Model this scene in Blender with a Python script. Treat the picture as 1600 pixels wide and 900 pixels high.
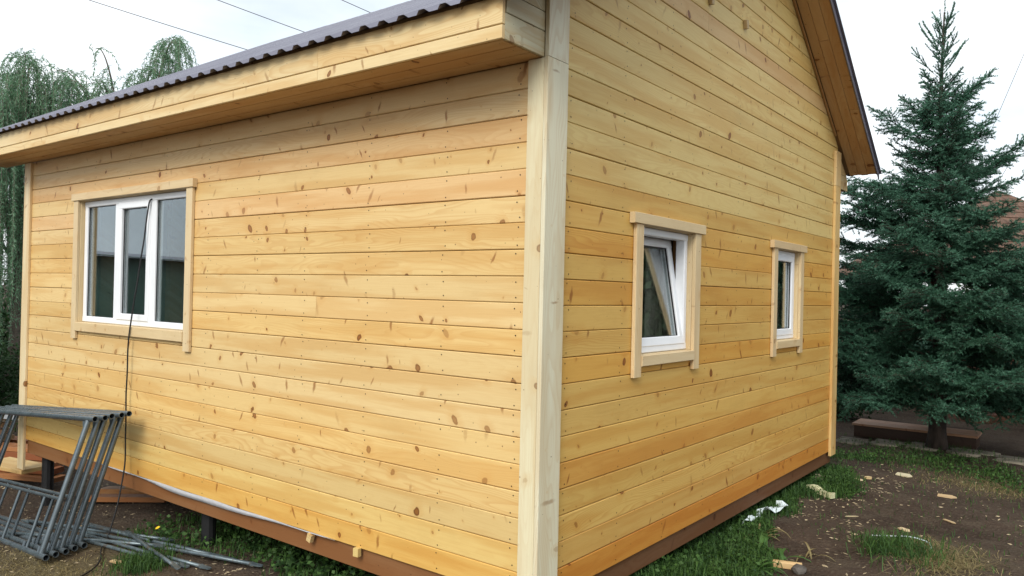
import bpy, math, random
import numpy as np
from mathutils import Vector, Matrix

for o in list(bpy.data.objects): bpy.data.objects.remove(o)
S = bpy.context.scene
COL = S.collection
rnd = random.Random(7)
rng = np.random.default_rng(11)
rad = math.radians

# ------------------------------------------------------------------ camera
YAW, PITCH, ROLL = rad(37.515), rad(0.357), rad(1.304)
fv = Vector((-math.sin(YAW)*math.cos(PITCH), math.cos(YAW)*math.cos(PITCH), math.sin(PITCH)))
rv = Vector((math.cos(YAW), math.sin(YAW), 0)); uv = rv.cross(fv)
r2 = math.cos(ROLL)*rv + math.sin(ROLL)*uv; u2 = -math.sin(ROLL)*rv + math.cos(ROLL)*uv
cam = bpy.data.cameras.new('camera'); cam.sensor_width = 36; cam.lens = 36*1204.755/1600
cam.clip_start = .05; cam.clip_end = 2000
co = bpy.data.objects.new('camera', cam); COL.objects.link(co)
M = Matrix((r2, u2, -fv)).transposed().to_4x4(); M.translation = (2.2781, -3.2164, 1.5648)
co.matrix_world = M; S.camera = co

# ------------------------------------------------------------------ light
SUN_EL, SUN_AZ = rad(38), rad(162)            # azimuth from +Y clockwise: behind the camera
W = bpy.data.worlds.new('World'); S.world = W; W.use_nodes = True
nt = W.node_tree; nt.nodes.clear()
def N(t, typ, **kw):
    n = t.nodes.new(typ)
    for k, v in kw.items():
        if k.startswith('i_'):
            key = k[2:]; n.inputs[int(key) if key.isdigit() else key.replace('_', ' ')].default_value = v
        else: setattr(n, k, v)
    return n
sky = N(nt, 'ShaderNodeTexSky', sky_type='NISHITA', sun_disc=False, sun_elevation=SUN_EL, sun_rotation=SUN_AZ, dust_density=2.0, air_density=1.0)
tc = N(nt, 'ShaderNodeTexCoord'); mp = N(nt, 'ShaderNodeMapping'); mp.inputs['Scale'].default_value = (1.6, 1.6, 4)
cl = N(nt, 'ShaderNodeTexNoise', i_Scale=1.4, i_Detail=6.0, i_Roughness=.55)
ramp = N(nt, 'ShaderNodeMapRange', i_1=.34, i_2=.66, i_3=.62, i_4=.97)
cc = N(nt, 'ShaderNodeMix', data_type='RGBA'); 
cl2 = N(nt, 'ShaderNodeTexNoise', i_Scale=2.3, i_Detail=5.0, i_Roughness=.5); rp2 = N(nt, 'ShaderNodeMapRange', i_1=.36, i_2=.62, i_3=0.0, i_4=1.0)
cm = N(nt, 'ShaderNodeMix', data_type='RGBA'); cm.inputs[6].default_value = (7.2, 8.0, 8.6, 1); cm.inputs[7].default_value = (9.4, 9.7, 9.9, 1)
nt.links.new(mp.outputs[0], cl2.inputs[0]); nt.links.new(cl2.outputs[0], rp2.inputs[0]); nt.links.new(rp2.outputs[0], cm.inputs[0]); nt.links.new(cm.outputs[2], cc.inputs[7])
bg = N(nt, 'ShaderNodeBackground', i_Strength=.085); wo = N(nt, 'ShaderNodeOutputWorld')
L = nt.links.new
L(tc.outputs['Generated'], mp.inputs[0]); L(mp.outputs[0], cl.inputs[0]); L(cl.outputs[0], ramp.inputs[0])
L(ramp.outputs[0], cc.inputs[0]); L(sky.outputs[0], cc.inputs[6]); L(cc.outputs[2], bg.inputs[0]); L(bg.outputs[0], wo.inputs[0])
sl = bpy.data.lights.new('sun', 'SUN'); sl.energy = 1.5; sl.angle = rad(28); sl.color = (1, .965, .9)
so = bpy.data.objects.new('sun', sl); COL.objects.link(so)
sd = Vector((math.sin(SUN_AZ)*math.cos(SUN_EL), math.cos(SUN_AZ)*math.cos(SUN_EL), math.sin(SUN_EL)))
so.rotation_euler = sd.to_track_quat('Z', 'Y').to_euler(); so.location = sd*30
S.view_settings.view_transform = 'Standard'; S.view_settings.look = 'None'
S.view_settings.exposure = 0.80; S.view_settings.gamma = 1
S.cycles.max_bounces = 8; S.cycles.transparent_max_bounces = 12

# ------------------------------------------------------------------ materials
MATS = {}
def newmat(name):
    m = bpy.data.materials.new(name); m.use_nodes = True; t = m.node_tree
    p = t.nodes['Principled BSDF']; MATS[name] = m
    return m, t, p
def math_(t, op, a, b=None, clamp=False):
    n = N(t, 'ShaderNodeMath', operation=op, use_clamp=clamp)
    for i, v in ((0, a), (1, b)):
        if v is None: continue
        if isinstance(v, (int, float)): n.inputs[i].default_value = v
        else: t.links.new(v, n.inputs[i])
    return n.outputs[0]
def mrange(t, v, a, b, c, d, smooth=True):
    n = N(t, 'ShaderNodeMapRange', interpolation_type='SMOOTHSTEP' if smooth else 'LINEAR')
    for i, x in ((1, a), (2, b), (3, c), (4, d)):
        if isinstance(x, (int, float)): n.inputs[i].default_value = x
        else: t.links.new(x, n.inputs[i])
    t.links.new(v, n.inputs[0]); return n.outputs[0]
def mix(t, f, a, b, mode='MIX'):
    n = N(t, 'ShaderNodeMix', data_type='RGBA', blend_type=mode)
    for i, x in ((0, f), (6, a), (7, b)):
        if isinstance(x, (int, float)): n.inputs[i].default_value = x
        elif isinstance(x, tuple): n.inputs[i].default_value = x
        else: t.links.new(x, n.inputs[i])
    return n.outputs[2]
def comb(t, x, y, z=0.0):
    n = N(t, 'ShaderNodeCombineXYZ')
    for i, v in enumerate((x, y, z)):
        if isinstance(v, (int, float)): n.inputs[i].default_value = v
        else: t.links.new(v, n.inputs[i])
    return n.outputs[0]

def make_wood():
    m, t, p = newmat('wood'); lk = t.links.new
    oi = N(t, 'ShaderNodeObjectInfo'); tco = N(t, 'ShaderNodeTexCoord')
    sp = N(t, 'ShaderNodeSeparateXYZ'); lk(tco.outputs['Object'], sp.inputs[0])
    r = oi.outputs['Random']
    x = math_(t, 'ADD', sp.outputs[0], math_(t, 'MULTIPLY', r, 137.0))
    z = math_(t, 'ADD', math_(t, 'ADD', sp.outputs[2], math_(t, 'MULTIPLY', sp.outputs[1], .7)), math_(t, 'MULTIPLY', r, 53.0))
    # irregular outline of knots
    wn = N(t, 'ShaderNodeTexNoise', i_Scale=26.0, i_Detail=2.0); lk(comb(t, x, z), wn.inputs[0])
    wv = math_(t, 'MULTIPLY', math_(t, 'SUBTRACT', wn.outputs[0], .5), .022)
    xk = math_(t, 'ADD', x, wv); zk = math_(t, 'ADD', z, math_(t, 'MULTIPLY', wv, -.8))
    # round knots
    SA = 4.3
    va = N(t, 'ShaderNodeTexVoronoi', voronoi_dimensions='2D', i_Scale=SA); lk(comb(t, math_(t, 'MULTIPLY', math_(t, 'ADD', xk, math_(t, 'MULTIPLY', math_(t, 'SINE', math_(t, 'MULTIPLY', x, 3.7)), math_(t, 'MULTIPLY', sp.outputs[2], .45))), 1.0), math_(t, 'MULTIPLY', zk, .85)), va.inputs[0])
    dA = math_(t, 'DIVIDE', va.outputs['Distance'], SA)
    sa = N(t, 'ShaderNodeSeparateColor'); lk(va.outputs['Color'], sa.inputs[0])
    rA = math_(t, 'ADD', .003, math_(t, 'MULTIPLY', math_(t, 'POWER', mrange(t, sa.outputs[0], .28, 1.0, 0.0, 1.0, False), 1.7), .024))
    knotA = mrange(t, dA, math_(t, 'MULTIPLY', rA, .70), math_(t, 'ADD', rA, .0012), 1.0, 0.0)
    knotA = math_(t, 'MULTIPLY', knotA, math_(t, 'GREATER_THAN', rA, .0042))
    haloA = mrange(t, dA, rA, math_(t, 'MULTIPLY', rA, 3.4), 1.0, 0.0)
    rimA = math_(t, 'MULTIPLY', knotA, mrange(t, dA, math_(t, 'MULTIPLY', rA, .35), math_(t, 'MULTIPLY', rA, .8), 0.0, 1.0))
    # whisker knots: long across the board
    xs = math_(t, 'MULTIPLY', math_(t, 'ADD', xk, math_(t, 'MULTIPLY', math_(t, 'SINE', math_(t, 'MULTIPLY', x, 2.1)), math_(t, 'MULTIPLY', sp.outputs[2], .55))), 7.5)
    zs = math_(t, 'MULTIPLY', zk, 2.3)
    vb = N(t, 'ShaderNodeTexVoronoi', voronoi_dimensions='2D', i_Scale=1.0); lk(comb(t, xs, zs), vb.inputs[0])
    sb = N(t, 'ShaderNodeSeparateColor'); lk(vb.outputs['Color'], sb.inputs[0])
    rB = mrange(t, sb.outputs[0], .3, 1.0, .0, .14, False)
    knotB = mrange(t, vb.outputs['Distance'], math_(t, 'MULTIPLY', rB, .3), math_(t, 'ADD', rB, .01), 1.0, 0.0)
    knotB = math_(t, 'MULTIPLY', knotB, math_(t, 'GREATER_THAN', rB, .03))
    # pin knots and resin specks
    vc = N(t, 'ShaderNodeTexVoronoi', voronoi_dimensions='2D', i_Scale=11.0); lk(comb(t, x, z), vc.inputs[0])
    sc_ = N(t, 'ShaderNodeSeparateColor'); lk(vc.outputs['Color'], sc_.inputs[0])
    rC = mrange(t, sc_.outputs[0], .66, 1.0, .0, .055, False)
    knotC = mrange(t, vc.outputs['Distance'], math_(t, 'MULTIPLY', rC, .5), math_(t, 'ADD', rC, .008), 1.0, 0.0)
    knotC = math_(t, 'MULTIPLY', knotC, math_(t, 'GREATER_THAN', rC, .012))
    # grain bent round the knots
    zz = math_(t, 'ADD', z, math_(t, 'ADD', math_(t, 'MULTIPLY', haloA, .012), math_(t, 'MULTIPLY', knotB, .008)))
    n1 = N(t, 'ShaderNodeTexNoise', i_Scale=1.0, i_Detail=2.0, i_Roughness=.45); lk(comb(t, math_(t, 'MULTIPLY', x, .8), math_(t, 'MULTIPLY', zz, 5.5)), n1.inputs[0])
    ph = math_(t, 'ADD', math_(t, 'MULTIPLY', zz, 42.0), math_(t, 'MULTIPLY', n1.outputs[0], 20.0))
    fr = math_(t, 'FRACT', ph)
    late = mrange(t, fr, .35, .93, 0.0, 1.0); late = math_(t, 'MULTIPLY', late, mrange(t, fr, .93, 1.0, 1.0, 0.0))
    n2 = N(t, 'ShaderNodeTexNoise', i_Scale=1.0, i_Detail=3.0, i_Roughness=.6); lk(comb(t, math_(t, 'MULTIPLY', x, 3.0), math_(t, 'MULTIPLY', zz, 190.0)), n2.inputs[0])
    n3 = N(t, 'ShaderNodeTexNoise', i_Scale=1.0, i_Detail=3.0, i_Roughness=.5); lk(comb(t, math_(t, 'MULTIPLY', x, .9), math_(t, 'MULTIPLY', zz, 11.0), 3.7), n3.inputs[0])
    n4 = N(t, 'ShaderNodeTexNoise', i_Scale=1.0, i_Detail=4.0, i_Roughness=.6); lk(comb(t, math_(t, 'MULTIPLY', x, 5.0), math_(t, 'MULTIPLY', z, 9.0), 9.1), n4.inputs[0])
    base = oi.outputs['Color']
    heart = mix(t, oi.outputs['Alpha'], base, mix(t, 1.0, base, (.96, .86, .72, 1), 'MULTIPLY'))
    sap = mix(t, 1.0, base, (1.06, 1.06, 1.03, 1), 'MULTIPLY')
    c = mix(t, mrange(t, n3.outputs[0], .42, .62, 0.0, 1.0), sap, heart)
    lateamt = math_(t, 'MULTIPLY', mrange(t, math_(t, 'FRACT', math_(t, 'MULTIPLY', r, 7.31)), .3, 1.0, .06, .45, False), oi.outputs['Alpha'])
    c = mix(t, math_(t, 'MULTIPLY', late, lateamt), c, mix(t, 1.0, base, (.78, .55, .34, 1), 'MULTIPLY'))
    c = mix(t, mrange(t, n2.outputs[0], .42, .75, 0.0, .24), c, mix(t, 1.0, base, (.80, .66, .50, 1), 'MULTIPLY'))
    c = mix(t, mrange(t, n4.outputs[0], .55, .8, 0.0, .22), c, mix(t, 1.0, base, (.84, .75, .62, 1), 'MULTIPLY'))
    n5 = N(t, 'ShaderNodeTexNoise', i_Scale=1.0, i_Detail=5.0, i_Roughness=.65); lk(comb(t, math_(t, 'MULTIPLY', x, 1.6), math_(t, 'MULTIPLY', z, 3.0), 21.3), n5.inputs[0])
    c = mix(t, mrange(t, n5.outputs[0], .52, .74, 0.0, .30), c, mix(t, 1.0, base, (.80, .74, .66, 1), 'MULTIPLY'))
    kcol = mix(t, 1.0, base, (.40, .22, .11, 1), 'MULTIPLY')
    kdark = mix(t, 1.0, base, (.18, .085, .05, 1), 'MULTIPLY')
    c = mix(t, math_(t, 'MULTIPLY', haloA, .30), c, mix(t, 1.0, base, (.88, .66, .42, 1), 'MULTIPLY'))
    c = mix(t, math_(t, 'MULTIPLY', math_(t, 'MULTIPLY', knotB, mrange(t, sb.outputs[1], 0.0, 1.0, .2, .85, False)), oi.outputs['Alpha']), c, kcol)
    c = mix(t, math_(t, 'MULTIPLY', math_(t, 'MULTIPLY', knotA, mrange(t, sa.outputs[1], 0.0, 1.0, .35, 1.0, False)), oi.outputs['Alpha']), c, kcol)
    c = mix(t, math_(t, 'MULTIPLY', math_(t, 'MULTIPLY', rimA, mrange(t, sa.outputs[1], .35, 1.0, 0.0, .75, False)), oi.outputs['Alpha']), c, kdark)
    c = mix(t, math_(t, 'MULTIPLY', knotC, .75), c, kdark)
    lk(c, p.inputs['Base Color'])
    p.inputs['Roughness'].default_value = .55; p.inputs['Specular IOR Level'].default_value = .35
    b = N(t, 'ShaderNodeBump', i_Strength=.12, i_Distance=.002)
    lk(math_(t, 'ADD', n2.outputs[0], math_(t, 'MULTIPLY', late, .5)), b.inputs['Height']); lk(b.outputs[0], p.inputs['Normal'])
make_wood()

def simple(name, col, rough=.6, metal=0.0, var=.25, scale=6.0, bump=.0, spec=.4, stretch=(1, 1, 1), bscale=None):
    m, t, p = newmat(name); lk = t.links.new
    tco = N(t, 'ShaderNodeTexCoord'); mp = N(t, 'ShaderNodeMapping'); mp.inputs['Scale'].default_value = stretch
    lk(tco.outputs['Object'], mp.inputs[0])
    n = N(t, 'ShaderNodeTexNoise', i_Scale=scale, i_Detail=5.0, i_Roughness=.6); lk(mp.outputs[0], n.inputs[0])
    lo = tuple(c*(1-var) for c in col[:3])+(1,); hi = tuple(min(1, c*(1+var)) for c in col[:3])+(1,)
    lk(mix(t, mrange(t, n.outputs[0], .3, .7, 0.0, 1.0), lo, hi), p.inputs['Base Color'])
    p.inputs['Roughness'].default_value = rough; p.inputs['Metallic'].default_value = metal; p.inputs['Specular IOR Level'].default_value = spec
    if bump:
        n2 = N(t, 'ShaderNodeTexNoise', i_Scale=bscale or scale*4, i_Detail=4.0); lk(mp.outputs[0], n2.inputs[0])
        b = N(t, 'ShaderNodeBump', i_Strength=bump, i_Distance=.01); lk(n2.outputs[0], b.inputs['Height']); lk(b.outputs[0], p.inputs['Normal'])
    return m
simple('upvc', (.82, .84, .86), .3, var=.02)
simple('rubber', (.02, .02, .022), .5, var=.2)
simple('roof_metal', (.15, .145, .185), .30, var=.12, scale=3, spec=.6)
simple('tube_metal', (.12, .145, .16), .30, .55, var=.14, scale=7)
simple('brace_metal', (.125, .16, .175), .42, .4, var=.25, scale=14)
simple('black_metal', (.012, .012, .013), .6, var=.3)
simple('cable', (.012, .012, .013), .5, var=.2)
simple('membrane', (.40, .40, .41), .6, var=.08, scale=9, bump=.3)
simple('nail', (.03, .02, .014), .5, .4, var=.3, scale=50)
simple('bark', (.045, .032, .025), .9, var=.5, scale=14, bump=.8, stretch=(1, 1, .3))
simple('pale_bark', (.12, .10, .08), .9, var=.4, scale=10, bump=.5)
simple('plastic', (.62, .70, .72), .35, var=.08, scale=20, bump=.3)
simple('foam', (.62, .60, .36), .9, var=.15, scale=40, bump=.5)
simple('stone', (.215, .19, .145), .9, var=.35, scale=5, bump=.5)
simple('dark_stone', (.09, .08, .07), .9, var=.35, scale=9, bump=.5)
simple('concrete', (.33, .35, .37), .85, var=.2, scale=8, bump=.2)
simple('shingle', (.13, .075, .05), .85, var=.4, scale=7, bump=.5)
simple('stain', (.095, .036, .018), .6, var=.35, scale=5, stretch=(1, 1, 6))
simple('green_wall', (.028, .085, .065), .5, var=.2, scale=2)
simple('wire', (.05, .05, .055), .6, var=.1)
simple('chip', (.40, .32, .20), .85, var=.4, scale=9)
simple('flower', (.8, .55, .02), .6, var=.1)

def worn(name, patch, lo, hi, scale):
    m = MATS[name]; t = m.node_tree; p = t.nodes['Principled BSDF']; lk = t.links.new
    src = p.inputs['Base Color'].links[0].from_socket; ge = N(t, 'ShaderNodeNewGeometry')
    n = N(t, 'ShaderNodeTexNoise', i_Scale=scale, i_Detail=6.0, i_Roughness=.7); lk(ge.outputs['Position'], n.inputs[0])
    lk(mix(t, mrange(t, n.outputs[0], lo, hi, 0.0, .8), src, patch), p.inputs['Base Color'])
    lk(mrange(t, n.outputs[0], .4, .7, .26, .50), p.inputs['Roughness'])
worn('tube_metal', (.11, .085, .06, 1), .63, .74, 9.0); worn('brace_metal', (.11, .08, .055, 1), .56, .68, 10.0)
def glass():
    m, t, p = newmat('glass'); t.nodes.remove(p); lk = t.links.new
    lw = N(t, 'ShaderNodeLayerWeight', i_Blend=.5); fac = math_(t, 'ADD', math_(t, 'MULTIPLY', math_(t, 'POWER', lw.outputs['Facing'], 2.5), .75), .04, True); tr = N(t, 'ShaderNodeBsdfTransparent'); tr.inputs[0].default_value = (.86, .90, .90, 1)
    gl = N(t, 'ShaderNodeBsdfGlossy', i_Roughness=.01); gl.inputs[0].default_value = (.93, .97, 1, 1)
    ms = N(t, 'ShaderNodeMixShader'); lk(fac, ms.inputs[0]); lk(tr.outputs[0], ms.inputs[1]); lk(gl.outputs[0], ms.inputs[2])
    lk(ms.outputs[0], t.nodes['Material Output'].inputs[0])
glass()

def foliage(name, c1, c2, rough=.6, trans=.25):
    """leaf colours run from c1 to c2 by the point attribute 'tone' (newer spruce shoots; random elsewhere, lighter near willow and shrub tops)"""
    m, t, p = newmat(name); lk = t.links.new
    at = N(t, 'ShaderNodeAttribute', attribute_name='tone')
    tco = N(t, 'ShaderNodeTexCoord'); n = N(t, 'ShaderNodeTexNoise', i_Scale=2.5, i_Detail=2.0); lk(tco.outputs['Object'], n.inputs[0])
    f = math_(t, 'ADD', at.outputs['Fac'], math_(t, 'MULTIPLY', math_(t, 'SUBTRACT', n.outputs[0], .5), .5), True)
    c = mix(t, f, c1+(1,), c2+(1,))
    lk(c, p.inputs['Base Color']); p.inputs['Roughness'].default_value = rough; p.inputs['Specular IOR Level'].default_value = .3
    tl = N(t, 'ShaderNodeBsdfTranslucent'); lk(c, tl.inputs[0])
    ms = N(t, 'ShaderNodeMixShader', i_0=trans); lk(p.outputs[0], ms.inputs[1]); lk(tl.outputs[0], ms.inputs[2])
    lk(ms.outputs[0], t.nodes['Material Output'].inputs[0])
foliage('needles', (.014, .062, .028), (.145, .32, .225), .55, .12)
foliage('willow_leaf', (.09, .22, .10), (.28, .45, .29), .5, .5)
foliage('shrub_leaf', (.016, .045, .014), (.05, .10, .03), .6, .25)
foliage('grass', (.020, .055, .014), (.08, .165, .036), .6, .28)
foliage('dry_grass', (.14, .11, .045), (.36, .29, .14), .7, .3)
foliage('reed_leaf', (.05, .13, .03), (.11, .22, .06), .45, .35)

def dirt():
    m, t, p = newmat('dirt'); lk = t.links.new
    tco = N(t, 'ShaderNodeTexCoord'); P = tco.outputs['Object']
    def ns(s, d=5.0, rg=.6):
        n = N(t, 'ShaderNodeTexNoise', i_Scale=s, i_Detail=d, i_Roughness=rg); lk(P, n.inputs[0]); return n.outputs[0]
    a, b, c_, d = ns(.9), ns(5.0), ns(38.0, 4.0), ns(2.2)
    c = mix(t, mrange(t, a, .35, .65, 0.0, 1.0), (.044, .030, .022, 1), (.080, .056, .041, 1))
    c = mix(t, mrange(t, b, .45, .7, 0.0, .7), c, (.085, .066, .047, 1))
    c = mix(t, mrange(t, c_, .52, .72, 0.0, .65), c, (.13, .105, .072, 1))
    c = mix(t, mrange(t, c_, .28, .42, .7, 0.0), c, (.016, .012, .009, 1))
    at = N(t, 'ShaderNodeAttribute', attribute_name='straw')
    c = mix(t, math_(t, 'MULTIPLY', at.outputs['Fac'], mrange(t, d, .3, .6, .25, 1.0)), c, (.15, .13, .06, 1))
    lk(c, p.inputs['Base Color']); p.inputs['Roughness'].default_value = .95; p.inputs['Specular IOR Level'].default_value = .15
    v = N(t, 'ShaderNodeTexVoronoi', i_Scale=45.0); lk(P, v.inputs[0])
    bm = N(t, 'ShaderNodeBump', i_Strength=.9, i_Distance=.02)
    lk(math_(t, 'ADD', math_(t, 'ADD', b, c_), math_(t, 'MULTIPLY', v.outputs['Distance'], .4)), bm.inputs['Height']); lk(bm.outputs[0], p.inputs['Normal'])
dirt()

# ------------------------------------------------------------------ helpers
def mesh(name, V, F, smooth=False):
    me = bpy.data.meshes.new(name); me.from_pydata([tuple(v) for v in V], [], F); me.update()
    if smooth: me.polygons.foreach_set('use_smooth', [True]*len(me.polygons))
    return me
def npmesh(name, V, n, tone=None):
    """V: (faces*n, 3) loose polygons of n corners"""
    V = np.asarray(V, np.float32).reshape(-1, 3); k = len(V)//n
    me = bpy.data.meshes.new(name); me.vertices.add(len(V)); me.vertices.foreach_set('co', V.ravel())
    me.loops.add(len(V)); me.loops.foreach_set('vertex_index', np.arange(len(V), dtype=np.int32))
    me.polygons.add(k); me.polygons.foreach_set('loop_start', np.arange(k, dtype=np.int32)*n)
    if tone is not None:
        a = me.attributes.new('tone', 'FLOAT', 'POINT'); a.data.foreach_set('value', np.repeat(np.asarray(tone, np.float32), n))
    me.update(calc_edges=True); return me
def obj(name, me, mat, parent=None, loc=(0, 0, 0), rot=(0, 0, 0), color=None, **props):
    if mat and not me.materials: me.materials.append(MATS[mat])
    o = bpy.data.objects.new(name, me); COL.objects.link(o); o.location = loc; o.rotation_euler = rot
    if parent is not None: o.parent = parent
    if color: o.color = tuple(color)[:3]+(color[3] if len(color) > 3 else 1,)
    for k, v in props.items(): o[k] = v
    return o
def empty(name, loc=(0, 0, 0), rot=(0, 0, 0), **props):
    o = bpy.data.objects.new(name, None); COL.objects.link(o); o.location = loc; o.rotation_euler = rot; o.empty_display_size = .1
    for k, v in props.items(): o[k] = v
    return o
class MB:
    def __init__(s): s.V = []; s.F = []
    def box(s, x0, x1, y0, y1, z0, z1, bev=0):
        b = len(s.V)
        if not bev:
            s.V += [(x0, y0, z0), (x1, y0, z0), (x1, y1, z0), (x0, y1, z0), (x0, y0, z1), (x1, y0, z1), (x1, y1, z1), (x0, y1, z1)]
            s.F += [tuple(b+i for i in f) for f in ((0, 3, 2, 1), (4, 5, 6, 7), (0, 1, 5, 4), (1, 2, 6, 5), (2, 3, 7, 6), (3, 0, 4, 7))]
        else:
            e = bev
            # chamfered along its longest axis
            d = [x1-x0, y1-y0, z1-z0]; ax = d.index(max(d))
            lo, hi = [x0, y0, z0], [x1, y1, z1]; p, q = [i for i in range(3) if i != ax]
            prof = [(lo[p]+e, lo[q]), (hi[p]-e, lo[q]), (hi[p], lo[q]+e), (hi[p], hi[q]-e), (hi[p]-e, hi[q]), (lo[p]+e, hi[q]), (lo[p], hi[q]-e), (lo[p], lo[q]+e)]
            for end in (lo[ax], hi[ax]):
                for (a, c) in prof:
                    v = [0, 0, 0]; v[ax] = end; v[p] = a; v[q] = c; s.V.append(tuple(v))
            flip = ax == 1
            for i in range(8):
                j = (i+1) % 8; f = (b+i, b+j, b+8+j, b+8+i); s.F.append(f[::-1] if flip else f)
            f0 = tuple(b+i for i in range(7, -1, -1)); f1 = tuple(b+8+i for i in range(8))
            s.F += [f0[::-1], f1[::-1]] if flip else [f0, f1]
        return s
    def prism(s, poly, a, b_, axis):
        """poly of 2-D points extruded along axis from a to b_"""
        b = len(s.V); n = len(poly)
        for e in (a, b_):
            for (p, q) in poly:
                s.V.append({0: (e, p, q), 1: (p, e, q), 2: (p, q, e)}[axis])
        for i in range(n):
            j = (i+1) % n; s.F.append((b+i, b+j, b+n+j, b+n+i))
        s.F += [tuple(b+i for i in range(n-1, -1, -1)), tuple(b+n+i for i in range(n))]
        return s
    def tube(s, pts, r, seg=8, cap=True):
        b = len(s.V); pts = [Vector(p) for p in pts]; n = len(pts)
        rs = r if isinstance(r, (list, tuple)) else [r]*n
        ref = None
        for i, p in enumerate(pts):
            d = (pts[min(i+1, n-1)]-pts[max(i-1, 0)]).normalized()
            if ref is None: ref = Vector((0, 0, 1)) if abs(d.z) < .9 else Vector((1, 0, 0))
            u = d.cross(ref).normalized(); v = d.cross(u); ref = u.cross(d)
            for k in range(seg):
                a = 2*math.pi*k/seg; s.V.append(tuple(p+(u*math.cos(a)+v*math.sin(a))*rs[i]))
        for i in range(n-1):
            for k in range(seg):
                k2 = (k+1) % seg; s.F.append((b+i*seg+k, b+i*seg+k2, b+(i+1)*seg+k2, b+(i+1)*seg+k))
        if cap: s.F += [tuple(b+k for k in range(seg-1, -1, -1)), tuple(b+(n-1)*seg+k for k in range(seg))]
        return s
    def mesh(s, name, smooth=False): return mesh(name, s.V, s.F, smooth)
def fixn(me):
    import bmesh
    b = bmesh.new(); b.from_mesh(me); bmesh.ops.recalc_face_normals(b, faces=b.faces); b.to_mesh(me); b.free(); return me

# ------------------------------------------------------------------ ground
def sstep(v, a, b):
    t = np.clip((v-a)/(b-a), 0, 1); return t*t*(3-2*t)
def hills(x, y):
    h = 0
    for k, (fx, fy, p, a) in enumerate(((1.9, .7, .3, .020), (-.8, 2.3, 1.7, .018), (4.3, 3.1, .9, .010), (-5.1, 6.3, 2.2, .007), (11.0, 7.3, .4, .005), (-9.0, 13.7, 1.1, .005), (23, 17, 2.0, .0035), (-31, 19, .5, .003))):
        h = h+a*np.sin(fx*x+fy*y+p)*np.cos(fy*.6*x-fx*.8*y+1.7*p)
    return h
def gz(x, y):
    x = np.asarray(x, float); y = np.asarray(y, float)
    b = -.30-.17*sstep(-x, .3, 3.6)-.23*sstep(-x, 3.7, 6.6)
    b = b-.05*np.exp(-((x-.95)**2+(y-3.9)**2)/.35)+.05*np.exp(-((x-.45)**2+(y-4.3)**2)/.12)+.06*np.exp(-((x-.66)**2+(y-7.6)**2)/.5)
    far = sstep(np.hypot(x, y-3), 14, 30)
    return b+hills(x, y)*(1-far)
def ground():
    def axis(a, b, step, lim):
        m = list(np.arange(a, b, step)); d = step; v = a
        lo = []
        while v > -lim: d *= 1.35; v -= d; lo.append(v)
        hi = []; d = step; v = m[-1]
        while v < lim: d *= 1.35; v += d; hi.append(v)
        return np.array(lo[::-1]+m+hi)
    X = axis(-8.6, 3.2, .055, 400); Y = axis(-2.2, 11, .055, 400)
    gx, gy = np.meshgrid(X, Y); g = gz(gx, gy); nx, ny = len(X), len(Y)
    V = np.stack([gx, gy, g], -1).reshape(-1, 3)
    i = np.arange((nx-1)*(ny-1)); a = (i//(nx-1))*nx+i % (nx-1)
    F = np.stack([a, a+1, a+nx+1, a+nx], 1)
    me = bpy.data.meshes.new('ground'); me.vertices.add(len(V)); me.vertices.foreach_set('co', V.astype(np.float32).ravel())
    me.loops.add(F.size); me.loops.foreach_set('vertex_index', F.astype(np.int32).ravel()); me.polygons.add(len(F)); me.polygons.foreach_set('loop_start', np.arange(len(F), dtype=np.int32)*4)
    at = me.attributes.new('straw', 'FLOAT', 'POINT')
    st = .55*np.exp(-((V[:, 0]+3.6)**2+(V[:, 1]+.95)**2)/.6)+.7*np.exp(-((V[:, 0]-1.3)**2+(V[:, 1]-3.3)**2)/.10)+.5*np.exp(-((V[:, 0]-1.4)**2+(V[:, 1]-6.2)**2)/.2)
    at.data.foreach_set('value', np.clip(st, 0, 1).astype(np.float32))
    me.update(calc_edges=True); me.polygons.foreach_set('use_smooth', [True]*len(F))
    obj('ground', me, 'dirt', kind='structure', label='bare dark brown trodden earth around the wooden house')
ground()

# ------------------------------------------------------------------ house
P_ = .14
ZL0, ZR0 = 2.6327, 2.6236                 # height of the first joint under the eave
HX0, HY1 = -6.47, 5.45
RAKE_X = .31
zL = lambda y: 2.93+.55*(y+.39)           # underside of the near roof slope
zR = lambda y: 2.91+.677*(5.85-y)         # underside of the far roof slope
YR = 3.036; ZR_ = zL(YR)
house = empty('wooden_house', (0, 0, 0), label='new house of yellow pine boards with grey metal roof standing on posts', category='house')

def prof(z0, z1, c0, c1, th=.018):
    """board section: list of (y, z), front at y=-th"""
    q = [(0, z0), (-th+.0042, z0)] if c0 else [(0, z0), (-th, z0)]
    if c0: q.append((-th, z0+.0042))
    if c1: q += [(-th, z1-.0042), (-th+.0042, z1)]
    else: q.append((-th, z1))
    q.append((0, z1)); return q
def extr(mb, pr, xa, xb):
    b = len(mb.V); n = len(pr)
    fa = xa if callable(xa) else (lambda z: xa); fb = xb if callable(xb) else (lambda z: xb)
    for (y, z) in pr: mb.V.append((fa(z), y, z))
    for (y, z) in pr: mb.V.append((fb(z), y, z))
    for i in range(n):
        j = (i+1) % n; mb.F.append((b+i, b+j, b+n+j, b+n+i))
    mb.F += [tuple(b+i for i in range(n-1, -1, -1)), tuple(b+n+i for i in range(n))]
BOARDS = {}
def board_mesh(length, h=P_, key=None):
    k = (round(length, 4), h)
    if k not in BOARDS:
        mb = MB(); extr(mb, prof(-h/2+.0014, h/2-.0014, True, True), -length/2, length/2); BOARDS[k] = fixn(mb.mesh('board'))
    return BOARDS[k]
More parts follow.
